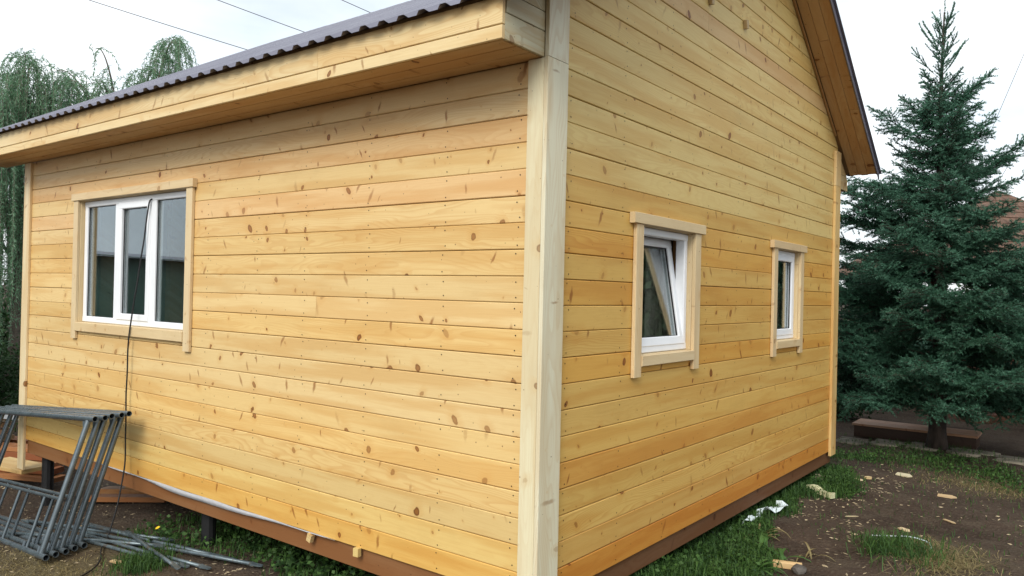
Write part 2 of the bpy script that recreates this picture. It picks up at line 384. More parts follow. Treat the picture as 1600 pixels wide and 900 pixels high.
def jit(c, s=.05):
    k = 1+rnd.uniform(-s, s); h = rnd.uniform(-s, s)*.6
    return (c[0]*k, c[1]*k*(1+h*.5), c[2]*k*(1+h*2))+tuple(c[3:4])

# wall cores (sheathing membrane) with their window openings
WIN = dict(front=(-5.235, -3.375, 1.205, 2.322), near=(1.04, 1.80, 1.195, 2.005), far=(3.51, 4.15, 1.195, 2.005))
def core_front():
    x0, x1, z0, z1 = WIN['front']; mb = MB(); y0, y1 = .020, .15; a, b = HX0+.02, -.02
    mb.box(a, x0-.01, y0, y1, -.02, 2.9).box(x1+.01, b, y0, y1, -.02, 2.9).box(x0-.01, x1+.01, y0, y1, -.02, z0-.01).box(x0-.01, x1+.01, y0, y1, z1+.01, 2.9)
    return mb.mesh('wall')
def core_gable():
    mb = MB(); x0, x1 = -.15, -.020
    ys = [.16, 1.03, 1.81, 3.50, 4.16, 5.43]
    top = 2.75
    mb.box(x0, x1, .16, 1.03, -.02, top).box(x0, x1, 1.81, 3.50, -.02, top).box(x0, x1, 4.16, 5.43, -.02, top)
    for a, b in ((1.03, 1.81), (3.50, 4.16)): mb.box(x0, x1, a, b, -.02, 1.185).box(x0, x1, a, b, 2.015, top)
    mb.prism([(.02, top), (5.43, top), (5.43, zR(5.43)), (YR, ZR_), (.02, zL(.02))], x0, x1, 0)
    return fixn(mb.mesh('wall'))
front_wall = obj('wall', core_front(), 'wood', house, color=(.30, .17, .06), label='long eave wall of horizontal yellow pine boards')
gable_wall = obj('wall', core_gable(), 'wood', house, color=(.26, .14, .05), label='gable wall of horizontal pine boards, orange towards its foot')
mb = MB(); mb.box(HX0+.02, -.15, 5.3, 5.43, -.02, 2.9)
obj('wall', mb.mesh('wall'), 'membrane', house)
mb = MB(); mb.prism([(.15, -.02), (5.3, -.02), (5.3, 2.9), (YR, ZR_), (.15, 2.9)], HX0+.02, HX0+.15, 0); obj('wall', fixn(mb.mesh('wall')), 'membrane', house)
mb = MB(); mb.box(HX0+.16, -.16, .16, 5.29, -.018, .0); obj('floor_deck', mb.mesh('floor_deck'), 'wood', house, color=(.50, .38, .22))
mb = MB(); mb.box(HX0+.16, -.16, .16, 5.29, 2.55, 2.57); obj('room_ceiling', mb.mesh('room_ceiling'), 'wood', house, color=(.58, .46, .30))
mb = MB(); mb.box(-3.0, -2.9, .16, 5.29, .002, 2.548); obj('partition', mb.mesh('partition'), 'wood', house, color=(.56, .44, .28))
for sx, sy in ((-5.62, .36), (-5.50, .36), (-5.75, 1.2), (-5.2, 2.0), (-4.9, 2.9)):
    mb = MB(); mb.box(-.05, .05, -.07, .07, .002, 2.548); obj('stud', mb.mesh('stud'), 'wood', house, (sx, sy, 0), color=(.52, .40, .24))

PALE = (.69, .50, .235); PINK = (.675, .455, .225); YEL = (.68, .475, .20); GOLD = (.63, .385, .11); TAN = (.63, .46, .24)
front_cols = [TAN, TAN, PINK, PALE, PINK, PALE, YEL, YEL, PALE, PALE, YEL, PALE, PALE, PALE, YEL, YEL, YEL, (.64, .46, .20), (.63, .44, .16), GOLD]
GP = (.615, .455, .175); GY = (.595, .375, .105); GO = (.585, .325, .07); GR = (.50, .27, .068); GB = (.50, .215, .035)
def siding(wall, rows, y_off, rot, opens, xa_of, xb_of, splits, colour):
    for k, zc in rows:
        zl, zh = zc-P_/2, zc+P_/2
        xa, xb = xa_of(zc), xb_of(zc)
        segs = [(xa, xb)]
        notch = []
        for (o0, o1, z0, z1) in opens:
            if z0 < zh-.004 and z1 > zl+.004:
                full = z0 <= zl+.02 and z1 >= zh-.02
                if full:
                    ns = []
                    for (a, b) in segs:
                        if a < o0 and b > o1: ns += [(a, o0-.004), (o1+.004, b)]
                        else: ns.append((a, b))
                    segs = ns
                else: notch.append((o0-.004, o1+.004, z0-.004, z1+.004))
        out = []
        for (a, b) in segs:
            cut = [s for s in splits.get(k, []) if a+.25 < s < b-.25]
            e = [a]+cut+[b]
            out += [(e[i]+(.0008 if i else 0), e[i+1]-(.0008 if i < len(e)-2 else 0)) for i in range(len(e)-1)]
        for (a, b) in out:
            mid = (a+b)/2; nn = [n for n in notch if n[0] > a and n[1] < b]
            sl = [callable(xa_of(zc+1e-9)) for _ in (0,)]
            slopeA = (xa_of(zh)-xa_of(zl)) if abs(a-xa) < 1e-6 else 0
            slopeB = (xb_of(zh)-xb_of(zl)) if abs(b-xb) < 1e-6 else 0
            if not nn and abs(slopeA) < 1e-6 and abs(slopeB) < 1e-6: me = board_mesh(b-a)
            else:
                mb = MB(); lo, hi = -P_/2+.0014, P_/2-.0014
                A = lambda z: a-mid+slopeA*z/P_; B = lambda z: b-mid+slopeB*z/P_
                pr = prof(lo, hi, True, True); c = A
                for n in sorted(nn):
                    extr(mb, pr, c, n[0]-mid)
                    if n[2]-zc > lo+.004: extr(mb, prof(lo, n[2]-zc, True, False), n[0]-mid, n[1]-mid)
                    if n[3]-zc < hi-.004: extr(mb, prof(n[3]-zc, hi, False, True), n[0]-mid, n[1]-mid)
                    c = n[1]-mid
                extr(mb, pr, c, B); me = fixn(mb.mesh('board'))
            dz = rnd.uniform(-.0012, .0012); dy = rnd.uniform(-.0006, .0006)
            loc = (mid, y_off+dy, zc+dz) if not rot else (-y_off+dy, mid, zc+dz)
            obj('siding_board', me, 'wood', wall, loc, (0, 0, rot), jit(colour(k)))
rows_f = [(k, ZL0-.14*k+.07) for k in range(0, 20)]
rows_f[0] = (0, ZL0+.07)
siding(front_wall, rows_f, .018, 0, [WIN['front']], lambda z: HX0+.03, lambda z: -.03, {9: [-1.8], 15: [-4.3]}, lambda k: front_cols[k])
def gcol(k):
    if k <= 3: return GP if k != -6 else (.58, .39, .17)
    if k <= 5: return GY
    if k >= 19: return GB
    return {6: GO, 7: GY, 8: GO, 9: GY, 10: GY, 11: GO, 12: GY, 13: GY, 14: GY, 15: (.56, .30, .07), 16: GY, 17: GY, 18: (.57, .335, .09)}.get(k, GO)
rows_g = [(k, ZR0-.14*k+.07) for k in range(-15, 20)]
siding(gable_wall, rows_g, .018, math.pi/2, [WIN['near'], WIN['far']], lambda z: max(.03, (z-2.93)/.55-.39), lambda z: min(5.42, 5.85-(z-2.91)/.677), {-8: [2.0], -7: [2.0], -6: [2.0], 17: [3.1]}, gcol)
# nail heads, two on every board over each stud
def nails(wall, cols, rows, gable):
    V, F = [], []
    for cx in cols:
        for k, zc in rows:
            for dz in (-.043, .043):
                if rnd.random() < .12: continue
                a = cx+rnd.uniform(-.012, .012); z = zc+dz+rnd.uniform(-.006, .006)
                if gable and not ((z-2.93)/.55-.39+.05 < a < 5.85-(z-2.91)/.677-.05): continue
                ok = True
                for (o0, o1, z0, z1) in ([WIN['near'], WIN['far']] if gable else [WIN['front']]):
                    if o0-.1 < a < o1+.1 and z0-.15 < z < z1+.08: ok = False
                if not ok: continue
                b = len(V)
                for j in range(6):
                    t = j*math.pi/3; p, q = .0042*math.cos(t), .0042*math.sin(t)
                    V.append((.0022, a+p, z+q) if gable else (a+p, -.0022, z+q))
                F.append(tuple(b+j for j in range(6)))
    obj('nail_heads', mesh('nail_heads', V, F), 'nail', wall, kind='stuff')
nails(front_wall, [-.16, -.68, -1.31, -1.93, -2.46, -3.09, -3.72, -4.32, -4.95, -5.55, -6.15], rows_f, False)
nails(gable_wall, [.24, .82, 1.42, 2.05, 2.63, 3.22, 3.85, 4.45, 5.05], rows_g, True)
# loose strip of white membrane showing under the lowest front board
V, F = [], []
xs = np.linspace(-5.2, -1.55, 60)
for i, x in enumerate(xs):
    sag = -.008+.040*math.exp(-((x+3.1)/.85)**2)+.002*math.sin(x*5)
    V += [(x, -.004-.004*math.sin(x*9), -.022), (x, -.010-.006*math.sin(x*7+1), -.030-sag), (x, -.0085-.006*math.sin(x*7+1), -.030-sag), (x, -.002-.004*math.sin(x*9), -.022)]
for i in range(59):
    for j in range(4): F.append((4*i+j, 4*i+(j+1) % 4, 4*i+4+(j+1) % 4, 4*i+4+j))
obj('membrane_strip', fixn(mesh('membrane_strip', V, F, True)), 'membrane', front_wall, label='loose grey-white strip of membrane under the lowest board')
mb = MB(); mb.box(-.02, .02, -.03, .0, -.025, .025); me = mb.mesh('wedge')
obj('wedge', me, 'wood', front_wall, (-1.33, -.002, -.045), (0, 0, .1), (.60, .45, .18))
obj('wedge', me, 'wood', front_wall, (-1.78, -.001, -.052), (0, .3, 0), (.60, .45, .22))
mb = MB(); mb.box(-.03, .0, -.022, .022, -.035, .03, .004); me = mb.mesh('nailed_block')
obj('nailed_block', me, 'wood', gable_wall, (.031, 2.68, 3.72), (.2, 0, 0), (.42, .30, .15))
obj('nailed_block', me, 'wood', gable_wall, (.031, 2.0, 3.70), (.2, 0, 0), (.42, .30, .15))

# corner boards
def bar(name, parent, x0, x1, y0, y1, z0, z1, color, bev=.002, **kw):
    """a board whose wood grain runs along its longest side"""
    d = (x1-x0, y1-y0, z1-z0); c = ((x0+x1)/2, (y0+y1)/2, (z0+z1)/2); ax = d.index(max(d)); mb = MB()
    if ax == 0: mb.box(-d[0]/2, d[0]/2, -d[1]/2, d[1]/2, -d[2]/2, d[2]/2, bev); rot = (0, 0, 0)
    elif ax == 1: mb.box(-d[1]/2, d[1]/2, -d[0]/2, d[0]/2, -d[2]/2, d[2]/2, bev); rot = (0, 0, math.pi/2)
    else: mb.box(-d[2]/2, d[2]/2, -d[1]/2, d[1]/2, -d[0]/2, d[0]/2, bev); rot = (0, -math.pi/2, 0)
    return obj(name, fixn(mb.mesh(name)), 'wood', parent, c, rot, jit(color, .03), **kw)
CB = (.68, .62, .435, .7)
bar('corner_board', house, -.100, -.0005, -.024, -.001, -.08, 2.768, CB)
bar('corner_board', house, .0008, .026, -.024, .165, -.08, 2.772, (.66, .62, .47, .7))
bar('corner_board', house, .0008, .026, -.020, .165, 2.775, 3.20, (.64, .61, .48, .7))
bar('corner_board', house, HX0-.002, HX0+.14, -.024, -.001, -.33, 2.768, (.66, .55, .36))
bar('corner_board', house, .0008, .028, 5.275, 5.452, -.075, 2.772, (.60, .42, .18))
bar('corner_board', house, .0008, .028, 5.275, 5.452, 2.775, 3.14, (.60, .46, .24))

# base beams and posts
TRT = (.145, .066, .030)
bar('base_beam', house, HX0+.12, -.021, .024, .17, -.165, -.0225, (.23, .108, .045), .004)
bar('base_beam', house, -.17, -.021, .1705, 5.32, -.165, -.0225, TRT, .004)
bar('base_beam', house, HX0+.12, HX0+.27, .1705, 5.32, -.165, -.0225, TRT, .004)
bar('base_beam', house, HX0+.12, -.021, 5.3205, 5.43, -.165, -.0225, TRT, .004)
for yy in (1.9, 3.6): bar('base_beam', house, HX0+.28, -.172, yy, yy+.14, -.165, -.0225, TRT, .004)
for px in (-6.2, -3.25, -.35):
    for py in (.16, 1.97, 3.67, 5.2):
        mb = MB(); g = float(gz(px, py)); mb.tube([(0, 0, g-.1), (0, 0, -.19)], .055, 12).box(-.09, .09, -.09, .09, -.19, -.166)
        obj('pile', mb.mesh('pile', False), 'black_metal', house, (px, py, 0))

# eave box
def eave(side):
    PF = (.70, .545, .30)
    if side == 0:
        yo, yi = -.37, -.0; s = 1
        for a, b in ((-7.0, -5.1), (-5.1, -1.37), (-1.37, .0)):
            bar('fascia_board', house, a+.001, b-.001, yo-.0, yo+.02, 2.772, 2.838, PF, .003)
            bar('fascia_board', house, a+.001, b-.001, yo-.0, yo+.02, 2.843, 2.975, PF, .003)
        for i in range(3):
            y0 = yo+.022+i*.1165
            for a, b in ((-7.0, -3.6), (-3.6, -.021)):
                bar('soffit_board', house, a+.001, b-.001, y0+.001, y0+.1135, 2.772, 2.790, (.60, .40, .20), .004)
        for z0, z1 in ((2.772, 2.900), (2.904, 3.00)):
            ye = yo+.021
            bar('box_end_board', house, -.020, -.001, ye if z0 < 2.8 else ye+.012, -.021, z0, z1, (.54, .50, .34), .003)
        mb = MB(); mb.prism([(-.02, 3.003), (-.22, 3.003), (-.02, 3.11)], -.019, -.002, 0); obj('box_end_board', fixn(mb.mesh('box_end_board')), 'wood', house, color=(.50, .46, .30))
    else:
        bar('fascia_board', house, -7.0, .0, 5.80, 5.82, 2.772, 2.90, PF, .003)
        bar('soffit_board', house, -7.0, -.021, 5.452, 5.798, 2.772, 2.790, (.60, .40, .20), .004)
        bar('box_end_board', house, -.020, -.001, 5.453, 5.80, 2.772, 2.93, (.50, .38, .20), .003)
        mb = MB(); mb.prism([(5.453, 2.933), (5.80, 2.933), (5.453, 3.15)], -.019, -.002, 0); obj('box_end_board', fixn(mb.mesh('box_end_board')), 'wood', house, color=(.50, .38, .20))
eave(0); eave(1)

# roof: boarding, soffit under the gable overhang, corrugated sheets
mb = MB(); t_ = .022
mb.prism([(-.352, zL(-.352)+t_), (YR, ZR_+t_), (5.80, zR(5.80)+t_), (5.80, zR(5.80)+t_+.035), (YR, ZR_+t_+.04), (-.352, zL(-.352)+t_+.028)], -7.0, RAKE_X-.012, 0)
roof = obj('roof', fixn(mb.mesh('roof')), 'wood', house, color=(.30, .20, .11), label='steep grey corrugated metal roof with boarded overhangs')
def rake_board(x0, x1, ya, yb, fz, col, name='soffit_board'):
    a = Vector((0, ya, fz(ya))); b = Vector((0, yb, fz(yb))); l = (b-a).length; ang = math.atan2(b.z-a.z, b.y-a.y)
    mb = MB(); mb.box(-l/2, l/2, -(x1-x0)/2+.0012, (x1-x0)/2-.0012, 0.0, .019, .003)
    o = obj(name, fixn(mb.mesh(name)), 'wood', roof, ((x0+x1)/2, (ya+yb)/2, (a.z+b.z)/2), (0, 0, 0), jit(col, .04))
    xax = (b-a).normalized(); yax = Vector((-1, 0, 0)); zax = xax.cross(yax)
    if zax.z < 0: yax = -yax; zax = -zax
    m = Matrix((xax, yax, zax)).transposed().to_4x4(); m.translation = ((x0+x1)/2, (ya+yb)/2, (a.z+b.z)/2); o.matrix_local = m
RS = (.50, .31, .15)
for x0, x1, cut in ((.03, .120, 4.6), (.120, .212, 4.25), (.212, .304, 5.0)):
    rake_board(x0, x1, cut+.002, 5.80, zR, RS); rake_board(x0, x1, YR+.02, cut-.002, zR, RS)
    rake_board(x0, x1, -.37, YR-.02, zL, RS)
# bead of trim where the soffit meets the wall
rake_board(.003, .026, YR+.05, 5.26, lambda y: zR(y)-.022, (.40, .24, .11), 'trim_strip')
def sheet_mesh(n, length, pitch=.146, h=.021):
    pts = []
    for i in range(n):
        b = i*pitch; pts += [(b, 0), (b+.058, 0), (b+.082, h), (b+.120, h)]
    pts += [(n*pitch, 0), (n*pitch+.058, 0)]
    V = []; F = []; m = len(pts)
    rows = [0, .004, length*.5, length]
    for z_ in (0, -.0016):
        for s in rows:
            for (x, hh) in pts: V.append((x, s, hh+z_))
    R = len(rows)
    for r in range(R-1):
        for i in range(m-1):
            a = r*m+i; F.append((a, a+1, a+m+1, a+m)); b = a+R*m; F.append((b, b+m, b+m+1, b+1))
    for i in range(m-1): F.append((i, R*m+i, R*m+i+1, i+1))
    return mesh('roof_sheet', V, F)
n_ = 8; w_ = n_*.146
aL = math.atan(.55); aR = math.atan(.677)
yl0 = -.425; lenL = (YR-yl0)/math.cos(aL); meL = sheet_mesh(n_, lenL)
yr0 = 5.88; lenR = (yr0-YR)/math.cos(aR); meR = sheet_mesh(n_, lenR)
k = 0; x = RAKE_X+.02-w_-.03
while x > -7.1-w_*.6:
    nx = max(x, -7.06) if x < -7.06+0 else x
    o = obj('roof_sheet', meL, 'roof_metal', roof, (x, yl0, zL(yl0)+t_+.034+.0022*(k % 2)), (aL, 0, 0))
    o2 = obj('roof_sheet', meR, 'roof_metal', roof, (x+w_+.04, yr0, zR(yr0)+t_+.040+.0022*(k % 2)), (aR, 0, math.pi))
    x -= w_; k += 1
mb = MB()
for fz, ya, yb in ((zL, -.41, YR), (zR, 5.87, YR)):
    mb.prism([(ya, fz(ya)-.004), (yb, fz(yb)-.004), (yb, fz(yb)+.085), (ya, fz(ya)+.085)], RAKE_X-.004, RAKE_X+.006, 0)
obj('rake_trim', fixn(mb.mesh('rake_trim')), 'roof_metal', roof, label='thin dark metal edge strip along the gable overhang')

# ------------------------------------------------------------------ windows
CAS = (.64, .50, .30, .5)
def frame_bars(parent, name, x0, x1, z0, z1, w, y0, y1, mat='upvc', bev=.006, loc=None, rot=None):
    mb = MB()
    mb.box(x0, x1, y0, y1, z0, z0+w, bev).box(x0, x1, y0, y1, z1-w, z1, bev)
    mb.box(x0, x0+w, y0+.0006, y1-.0006, z0+w-.004, z1-w+.004, bev).box(x1-w, x1, y0+.0006, y1-.0006, z0+w-.004, z1-w+.004, bev)
    return obj(name, fixn(mb.mesh(name)), mat, parent, loc or (0, 0, 0), rot or (0, 0, 0))
def pane(parent, x0, x1, z0, z1, y, **kw):
    mb = MB(); mb.box(x0, x1, y, y+.004, z0, z1); return obj('pane', mb.mesh('pane'), 'glass', parent, **kw)
def casing(w, x0, x1, z0, z1, ex, drop, sillh=.08, headh=.066, cw=.088, jl=None):
    """outer trim boards in the window's own frame: x along the wall, -y outwards"""
    def b(name, X0, X1, Y0, Y1, Z0, Z1, c=CAS):
        bar(name, w, X0, X1, Y0, Y1, Z0, Z1, c, .003)
    b('casing_board', x0-cw, x0-.0, -.028, -.0025, drop, z1-.001); b('casing_board', x1+.0, x1+cw, -.028, -.0025, drop, z1-.001)
    b('head_board', x0-cw-ex, x1+cw+ex, -.040, -.0025, z1, z1+headh); b('sill_board', x0+.001, x1-.001, -.034, -.0025, z0-sillh, z0)
    J = (.60, .47, .28, .5)
    b('jamb_board', x0-.012, x0+.004, -.002, .12, z0+.004, z1-.005, J); b('jamb_board', x1-.004, x1+.012, -.002, .12, z0+.004, z1-.005, J)
    b('jamb_board', x0-.012, x1+.012, -.002, .12, z1-.004, z1+.010, J); b('jamb_board', x0-.012, x1+.012, -.002, .12, z0-.010, z0+.003, J)

# wide three-light window
x0, x1, z0, z1 = WIN['front']; xc = (x0+x1)/2
w = frame_bars(house, 'window', x0+.006, x1-.006, z0+.005, z1-.006, .052, .034, .104)
w['label'] = 'wide white plastic window with three lights and pine casing'
casing(w, x0, x1, z0, z1, .025, 1.055)
mA, mB = -4.60, -3.985
for m in (mA, mB):
    mb = MB(); mb.box(m-.043, m+.043, .0346, .1034, z0+.055, z1-.056, .006); obj('mullion', fixn(mb.mesh('mullion')), 'upvc', w)
pane(w, x0+.05, mA-.04, z0+.05, z1-.05, .060); pane(w, mB+.04, x1-.05, z0+.05, z1-.05, .060)
frame_bars(w, 'sash', mA+.036, mB-.036, z0+.048, z1-.050, .056, .024, .090)
frame_bars(w, 'gasket', mA+.090, mB-.090, z0+.102, z1-.104, .005, .046, .056, 'rubber', 0)
pane(w, mA+.088, mB-.088, z0+.100, z1-.102, .058)
for a, b in ((x0+.056, mA-.041), (mB+.041, x1-.056)): frame_bars(w, 'gasket', a, b, z0+.055, z1-.056, .005, .050, .059, 'rubber', 0)

# gable windows: built in the front wall's frame and turned to face +x
def gable_window(y0, y1, label, tilt):
    w = frame_bars(house, 'window', y0+.006, y1-.006, 1.200, 1.999, .046, .030, .100, loc=(0, 0, 0), rot=(0, 0, math.pi/2))
    w['label'] = label
    casing(w, y0, y1, 1.195, 2.005, .048, 1.065, .066, .066, .092)
    a, b, lo, hi = y0+.040, y1-.040, 1.234, 1.966
    h = empty('sash_hinge') if False else None
    sash = frame_bars(w, 'sash', a, b, 0, hi-lo, .060, -.034, .030, loc=(0, .058, lo), rot=(-tilt, 0, 0))
    mbp = MB(); mbp.box(a+.055, b-.055, -.004, .0, .055, hi-lo-.055); obj('pane', mbp.mesh('pane'), 'glass', w, (0, .058, lo), (-tilt, 0, 0))
    frame_bars(w, 'gasket', a+.059, b-.059, .059, hi-lo-.059, .006, -.020, -.008, 'rubber', 0, loc=(0, .058, lo), rot=(-tilt, 0, 0))
    return w
wn = gable_window(1.04, 1.80, 'nearer white gable window with its sash tilted inwards', rad(9.5))
wf = gable_window(3.51, 4.15, 'farther white gable window, shut, by the back corner', 0)
mbh = MB(); mbh.box(1.62, 1.64, .02, .05, 1.9, 1.93); 

simple('curtain_cloth', (.50, .46, .37), .9, var=.12, scale=12)
def curtain(a, b, z0, z1, depth, gable, label):
    V, F = [], []; n = 40
    for i in range(n+1):
        f = i/n; u = a+(b-a)*f; d = depth+.018*math.sin(f*(b-a)*95)+.006*math.sin(f*31)
        for z in (z0, (z0+z1)/2, z1): V.append((-d, u, z) if gable else (u, d, z))
    for i in range(n):
        for j in (0, 1): F.append((3*i+j, 3*i+3+j, 3*i+4+j, 3*i+1+j))
    o = obj('curtain', mesh('curtain', V, F, True), 'curtain_cloth', label=label, category='curtain', group='curtains inside the windows')
    m = o.modifiers.new('thick', 'SOLIDIFY'); m.thickness = .002
curtain(-5.72, -5.36, 1.0, 2.42, .215, False, 'beige curtain behind the left light of the wide window')
curtain(1.72, 2.12, 1.0, 2.15, .31, True, 'pale curtain behind the tilted gable window')
curtain(4.10, 4.52, 1.0, 2.15, .215, True, 'beige curtain behind the shut gable window')

# ------------------------------------------------------------------ scaffold frames leaning on the front wall
E_ = Vector((-.992, .046, -.09)).normalized()        # along the rails, following the sloping earth
B_ = Vector((-.0718, .3378, .9644)); BL = B_.length; Bn = B_.normalized()
Nn = E_.cross(Bn).normalized()
FM = Matrix((E_, Bn, Nn)).transposed().to_4x4()
TR = .0225
def tubemesh(a, b, r, name, seg=14):
    """open-ended tube with a wall: outer and inner skin"""
    a, b = Vector(a), Vector(b); d = (b-a).normalized(); ref = Vector((0, 0, 1)); u = d.cross(ref).normalized(); v = d.cross(u); V = []; F = []
    for (p, rr) in ((a, r), (b, r), (b, r*.84), (a, r*.84)):
        for k in range(seg):
            t = 2*math.pi*k/seg; V.append(tuple(p+(u*math.cos(t)+v*math.sin(t))*rr))
    for s in range(4):
        for k in range(seg):
            k2 = (k+1) % seg; s2 = (s+1) % 4; F.append((s*seg+k, s*seg+k2, s2*seg+k2, s2*seg+k))
    me = mesh(name, V, F); fixn(me)
    me.polygons.foreach_set('use_smooth', [True]*len(me.polygons)); me.set_sharp_from_angle(angle=rad(40)); return me
frame_parts = [('rail', tubemesh((-.05, 0, 0), (2.6, 0, 0), TR, 'rail')), ('rail', tubemesh((-.09, BL, 0), (2.6, BL, 0), TR, 'rail'))]
for a in (.055, 2.42): frame_parts.append(('cross_tube', tubemesh((a, .015, 0), (a-.03, BL-.015, 0), TR*.95, 'cross_tube')))
frame_parts.append(('ladder_rail', tubemesh((.075, .41, 0), (2.40, .41, 0), .0135, 'ladder_rail')))
for a in (.36, .90, 1.42, 1.95): frame_parts.append(('rung', tubemesh((a, .015, 0), (a-.012, .40, 0), .0125, 'rung')))
mb = MB(); mb.prism([(.05, BL-.02), (.13, BL-.02), (.05, BL-.10)], -.003, .003, 2); frame_parts.append(('gusset', fixn(mb.mesh('gusset'))))
mb = MB(); mb.tube([(.11, .0, .0), (.11, .06, .0)], .016, 8); frame_parts.append(('lock_pin', mb.mesh('lock_pin')))
mb = MB(); mb.tube([(.43, .0, .0), (.43, .055, .0)], .012, 8); frame_parts.append(('lock_pin', mb.mesh('lock_pin')))
ordn = ['frontmost of the five grey scaffold frames leaning on the wall, farthest from the boards', 'second grey scaffold frame from the front of the leaning stack', 'middle one of the five grey scaffold frames leaning on the wall', 'fourth grey scaffold frame from the front, one before the rearmost', 'rearmost grey scaffold frame of the stack, its tube end touching the boards']
for i in range(5):
    ft = Vector((-3.865, -.784, -.45)).lerp(Vector((-3.94, -.485, -.45)), i/4) + E_*(.006*[0, .6, -1, .6, -.4][i])
    ft.z = -.450
    r = empty('scaffold_frame', label=ordn[i], category='scaffold frame', group='scaffold frames leaning on the house')
    m = FM.copy(); m = m @ Matrix.Rotation(rad([0, .6, -.5, .4, -.2][i]), 4, 'X'); m.translation = ft; r.matrix_world = m
    for nme, me in frame_parts:
        if i > 1 and nme in ('ladder_rail', 'rung'): continue
        obj(nme, me, 'tube_metal', r)

# scaffold braces lying in a bundle
braces = [((-4.672, -.156), (-2.618, .031), .03, 'topmost grey brace pipe of the bundle, closest to the house'),
          ((-4.47, -.253), (-2.817, -.009), .05, 'grey brace pipe lying second from the house in the bundle'),
          ((-4.319, -.336), (-2.34, .02), .035, 'longest grey brace pipe, its flat end reaching farthest right'),
          ((-4.169, -.41), (-2.804, -.261), .015, 'grey brace pipe on the camera side of the bundle'),
          ((-3.868, -.183), (-2.724, -.376), .06, 'grey brace pipe crossing over the others towards the camera'),
          ((-4.242, -.351), (-2.627, -.2), .028, 'grey brace pipe in the middle of the bundle'),
          ((-5.349, -.367), (-3.6, -.21), .018, 'grey brace pipe running far back behind the leaning frames'),
          ((-4.96, -.691), (-3.3, -.16), .05, 'grey brace pipe pushed under the feet of the leaning frames'),
          ((-5.204, -.439), (-3.45, -.02), .06, 'grey brace pipe lying slanted behind the leaning frames')]
for a, b, h, lb in braces:
    A = Vector((a[0], a[1], float(gz(*a))+h)); B = Vector((b[0], b[1], float(gz(*b))+h*.8)); d = (B-A); l = d.length
    mid = A.lerp(B, .5)+Vector((0, 0, -.006)); d.normalize()
    r = obj('brace_pipe', MB().tube([A+d*.1, A.lerp(B, .3), mid, A.lerp(B, .7), B-d*.1], .0135, 10).mesh('brace_pipe', True), 'brace_metal', label=lb, category='pipe', group='brace pipes lying by the house')
    for p, q in ((A, d), (B, -d)):
        s = d.cross(Vector((0, 0, 1))).normalized(); up = Vector((0, 0, 1)); V = []
        for t, wd, th in ((.11, .0125, .0125), (.075, .017, .006), (.03, .018, .004), (.008, .015, .004), (0, .006, .004)):
            c = p+q*t
            for sx, sz in ((-1, -1), (1, -1), (1, 1), (-1, 1)): V.append(tuple(c+s*(wd*sx)+up*(th*sz)))
        F = [(4*i+j, 4*i+(j+1) % 4, 4*i+4+(j+1) % 4, 4*i+4+j) for i in range(4) for j in range(4)]+[(0, 3, 2, 1), (16, 17, 18, 19)]
        obj('flat_end', fixn(mesh('flat_end', V, F)), 'brace_metal', r)

# ------------------------------------------------------------------ cord
pts = [(-4.015, .060, 2.275), (-4.012, .016, 2.262), (-4.022, .004, 2.15), (-4.06, -.012, 1.85), (-4.11, -.028, 1.55), (-4.146, -.040, 1.32), (-4.175, -.046, 1.17), (-4.188, -.047, 1.0), (-4.203, -.044, .7), (-4.208, -.042, .5), (-4.205, -.04, .3), (-4.17, -.06, .05), (-4.12, -.12, -.18), (-4.02, -.22, -.36), (-3.93, -.30, -.452), (-3.76, -.42, -.462), (-3.55, -.52, -.462), (-3.36, -.66, -.455), (-3.22, -.86, -.45), (-3.1, -1.1, -.44), (-3.05, -1.5, -.42)]
def smooth_path(p, n=6):
    p = [Vector(q) for q in p]; out = []
    for i in range(len(p)-1):
        a, b, c, d = p[max(i-1, 0)], p[i], p[i+1], p[min(i+2, len(p)-1)]
        for k in range(n):
            t = k/n; out.append(.5*((2*b)+(c-a)*t+(2*a-5*b+4*c-d)*t*t+(3*b-a-3*c+d)*t**3))
    out.append(p[-1]); return out
path = smooth_path(pts)
path = [Vector((p.x+.003*math.sin(p.z*17), p.y, max(p.z, float(gz(p.x, p.y))+.008))) for p in path]
obj('power_cord', MB().tube(path, .0062, 7).mesh('power_cord', True), 'cable', label='thin black power cord hanging from the wide window to the ground', category='cord')

# ------------------------------------------------------------------ stacked lumber at the back corner
def plank(a, b, z, w, th, col, lb, group, name='lumber_board'):
    A, B = Vector(a), Vector(b); d = B-A; ang = math.atan2(d.y, d.x)
    mb = MB(); mb.box(-d.length/2, d.length/2, -w/2, w/2, 0, th, .002)
    return obj(name, fixn(mb.mesh(name)), 'wood', None, ((A.x+B.x)/2, (A.y+B.y)/2, z), (rnd.uniform(-.02, .02), rnd.uniform(-.01, .01), ang), col, label=lb, category='plank', group=group)
LB = 'lumber stacked by the back corner'
gl = float(gz(-7.4, .4))+.06
specs = [(0, .20, .05, (.30, .13, .05), 'lowest orange-brown board of the lumber stack by the far corner'), (.055, .18, .06, (.24, .085, .03), 'second orange-brown board from the ground in the corner lumber stack'),
         (.12, .21, .05, (.36, .17, .08), 'third board up in the corner lumber stack, pale edge showing'), (.175, .17, .07, (.22, .075, .03), 'dark red-brown board near the top of the corner lumber stack'),
         (.25, .22, .045, (.34, .15, .06), 'top orange-brown board of the corner lumber stack')]
for i, (dz, ww, th, c, lb) in enumerate(specs):
    plank((-8.9-.05*i, -.5+.03*i), (-6.75-.10*i, .50+.02*i), gl+dz, ww, th, c, lb, LB)
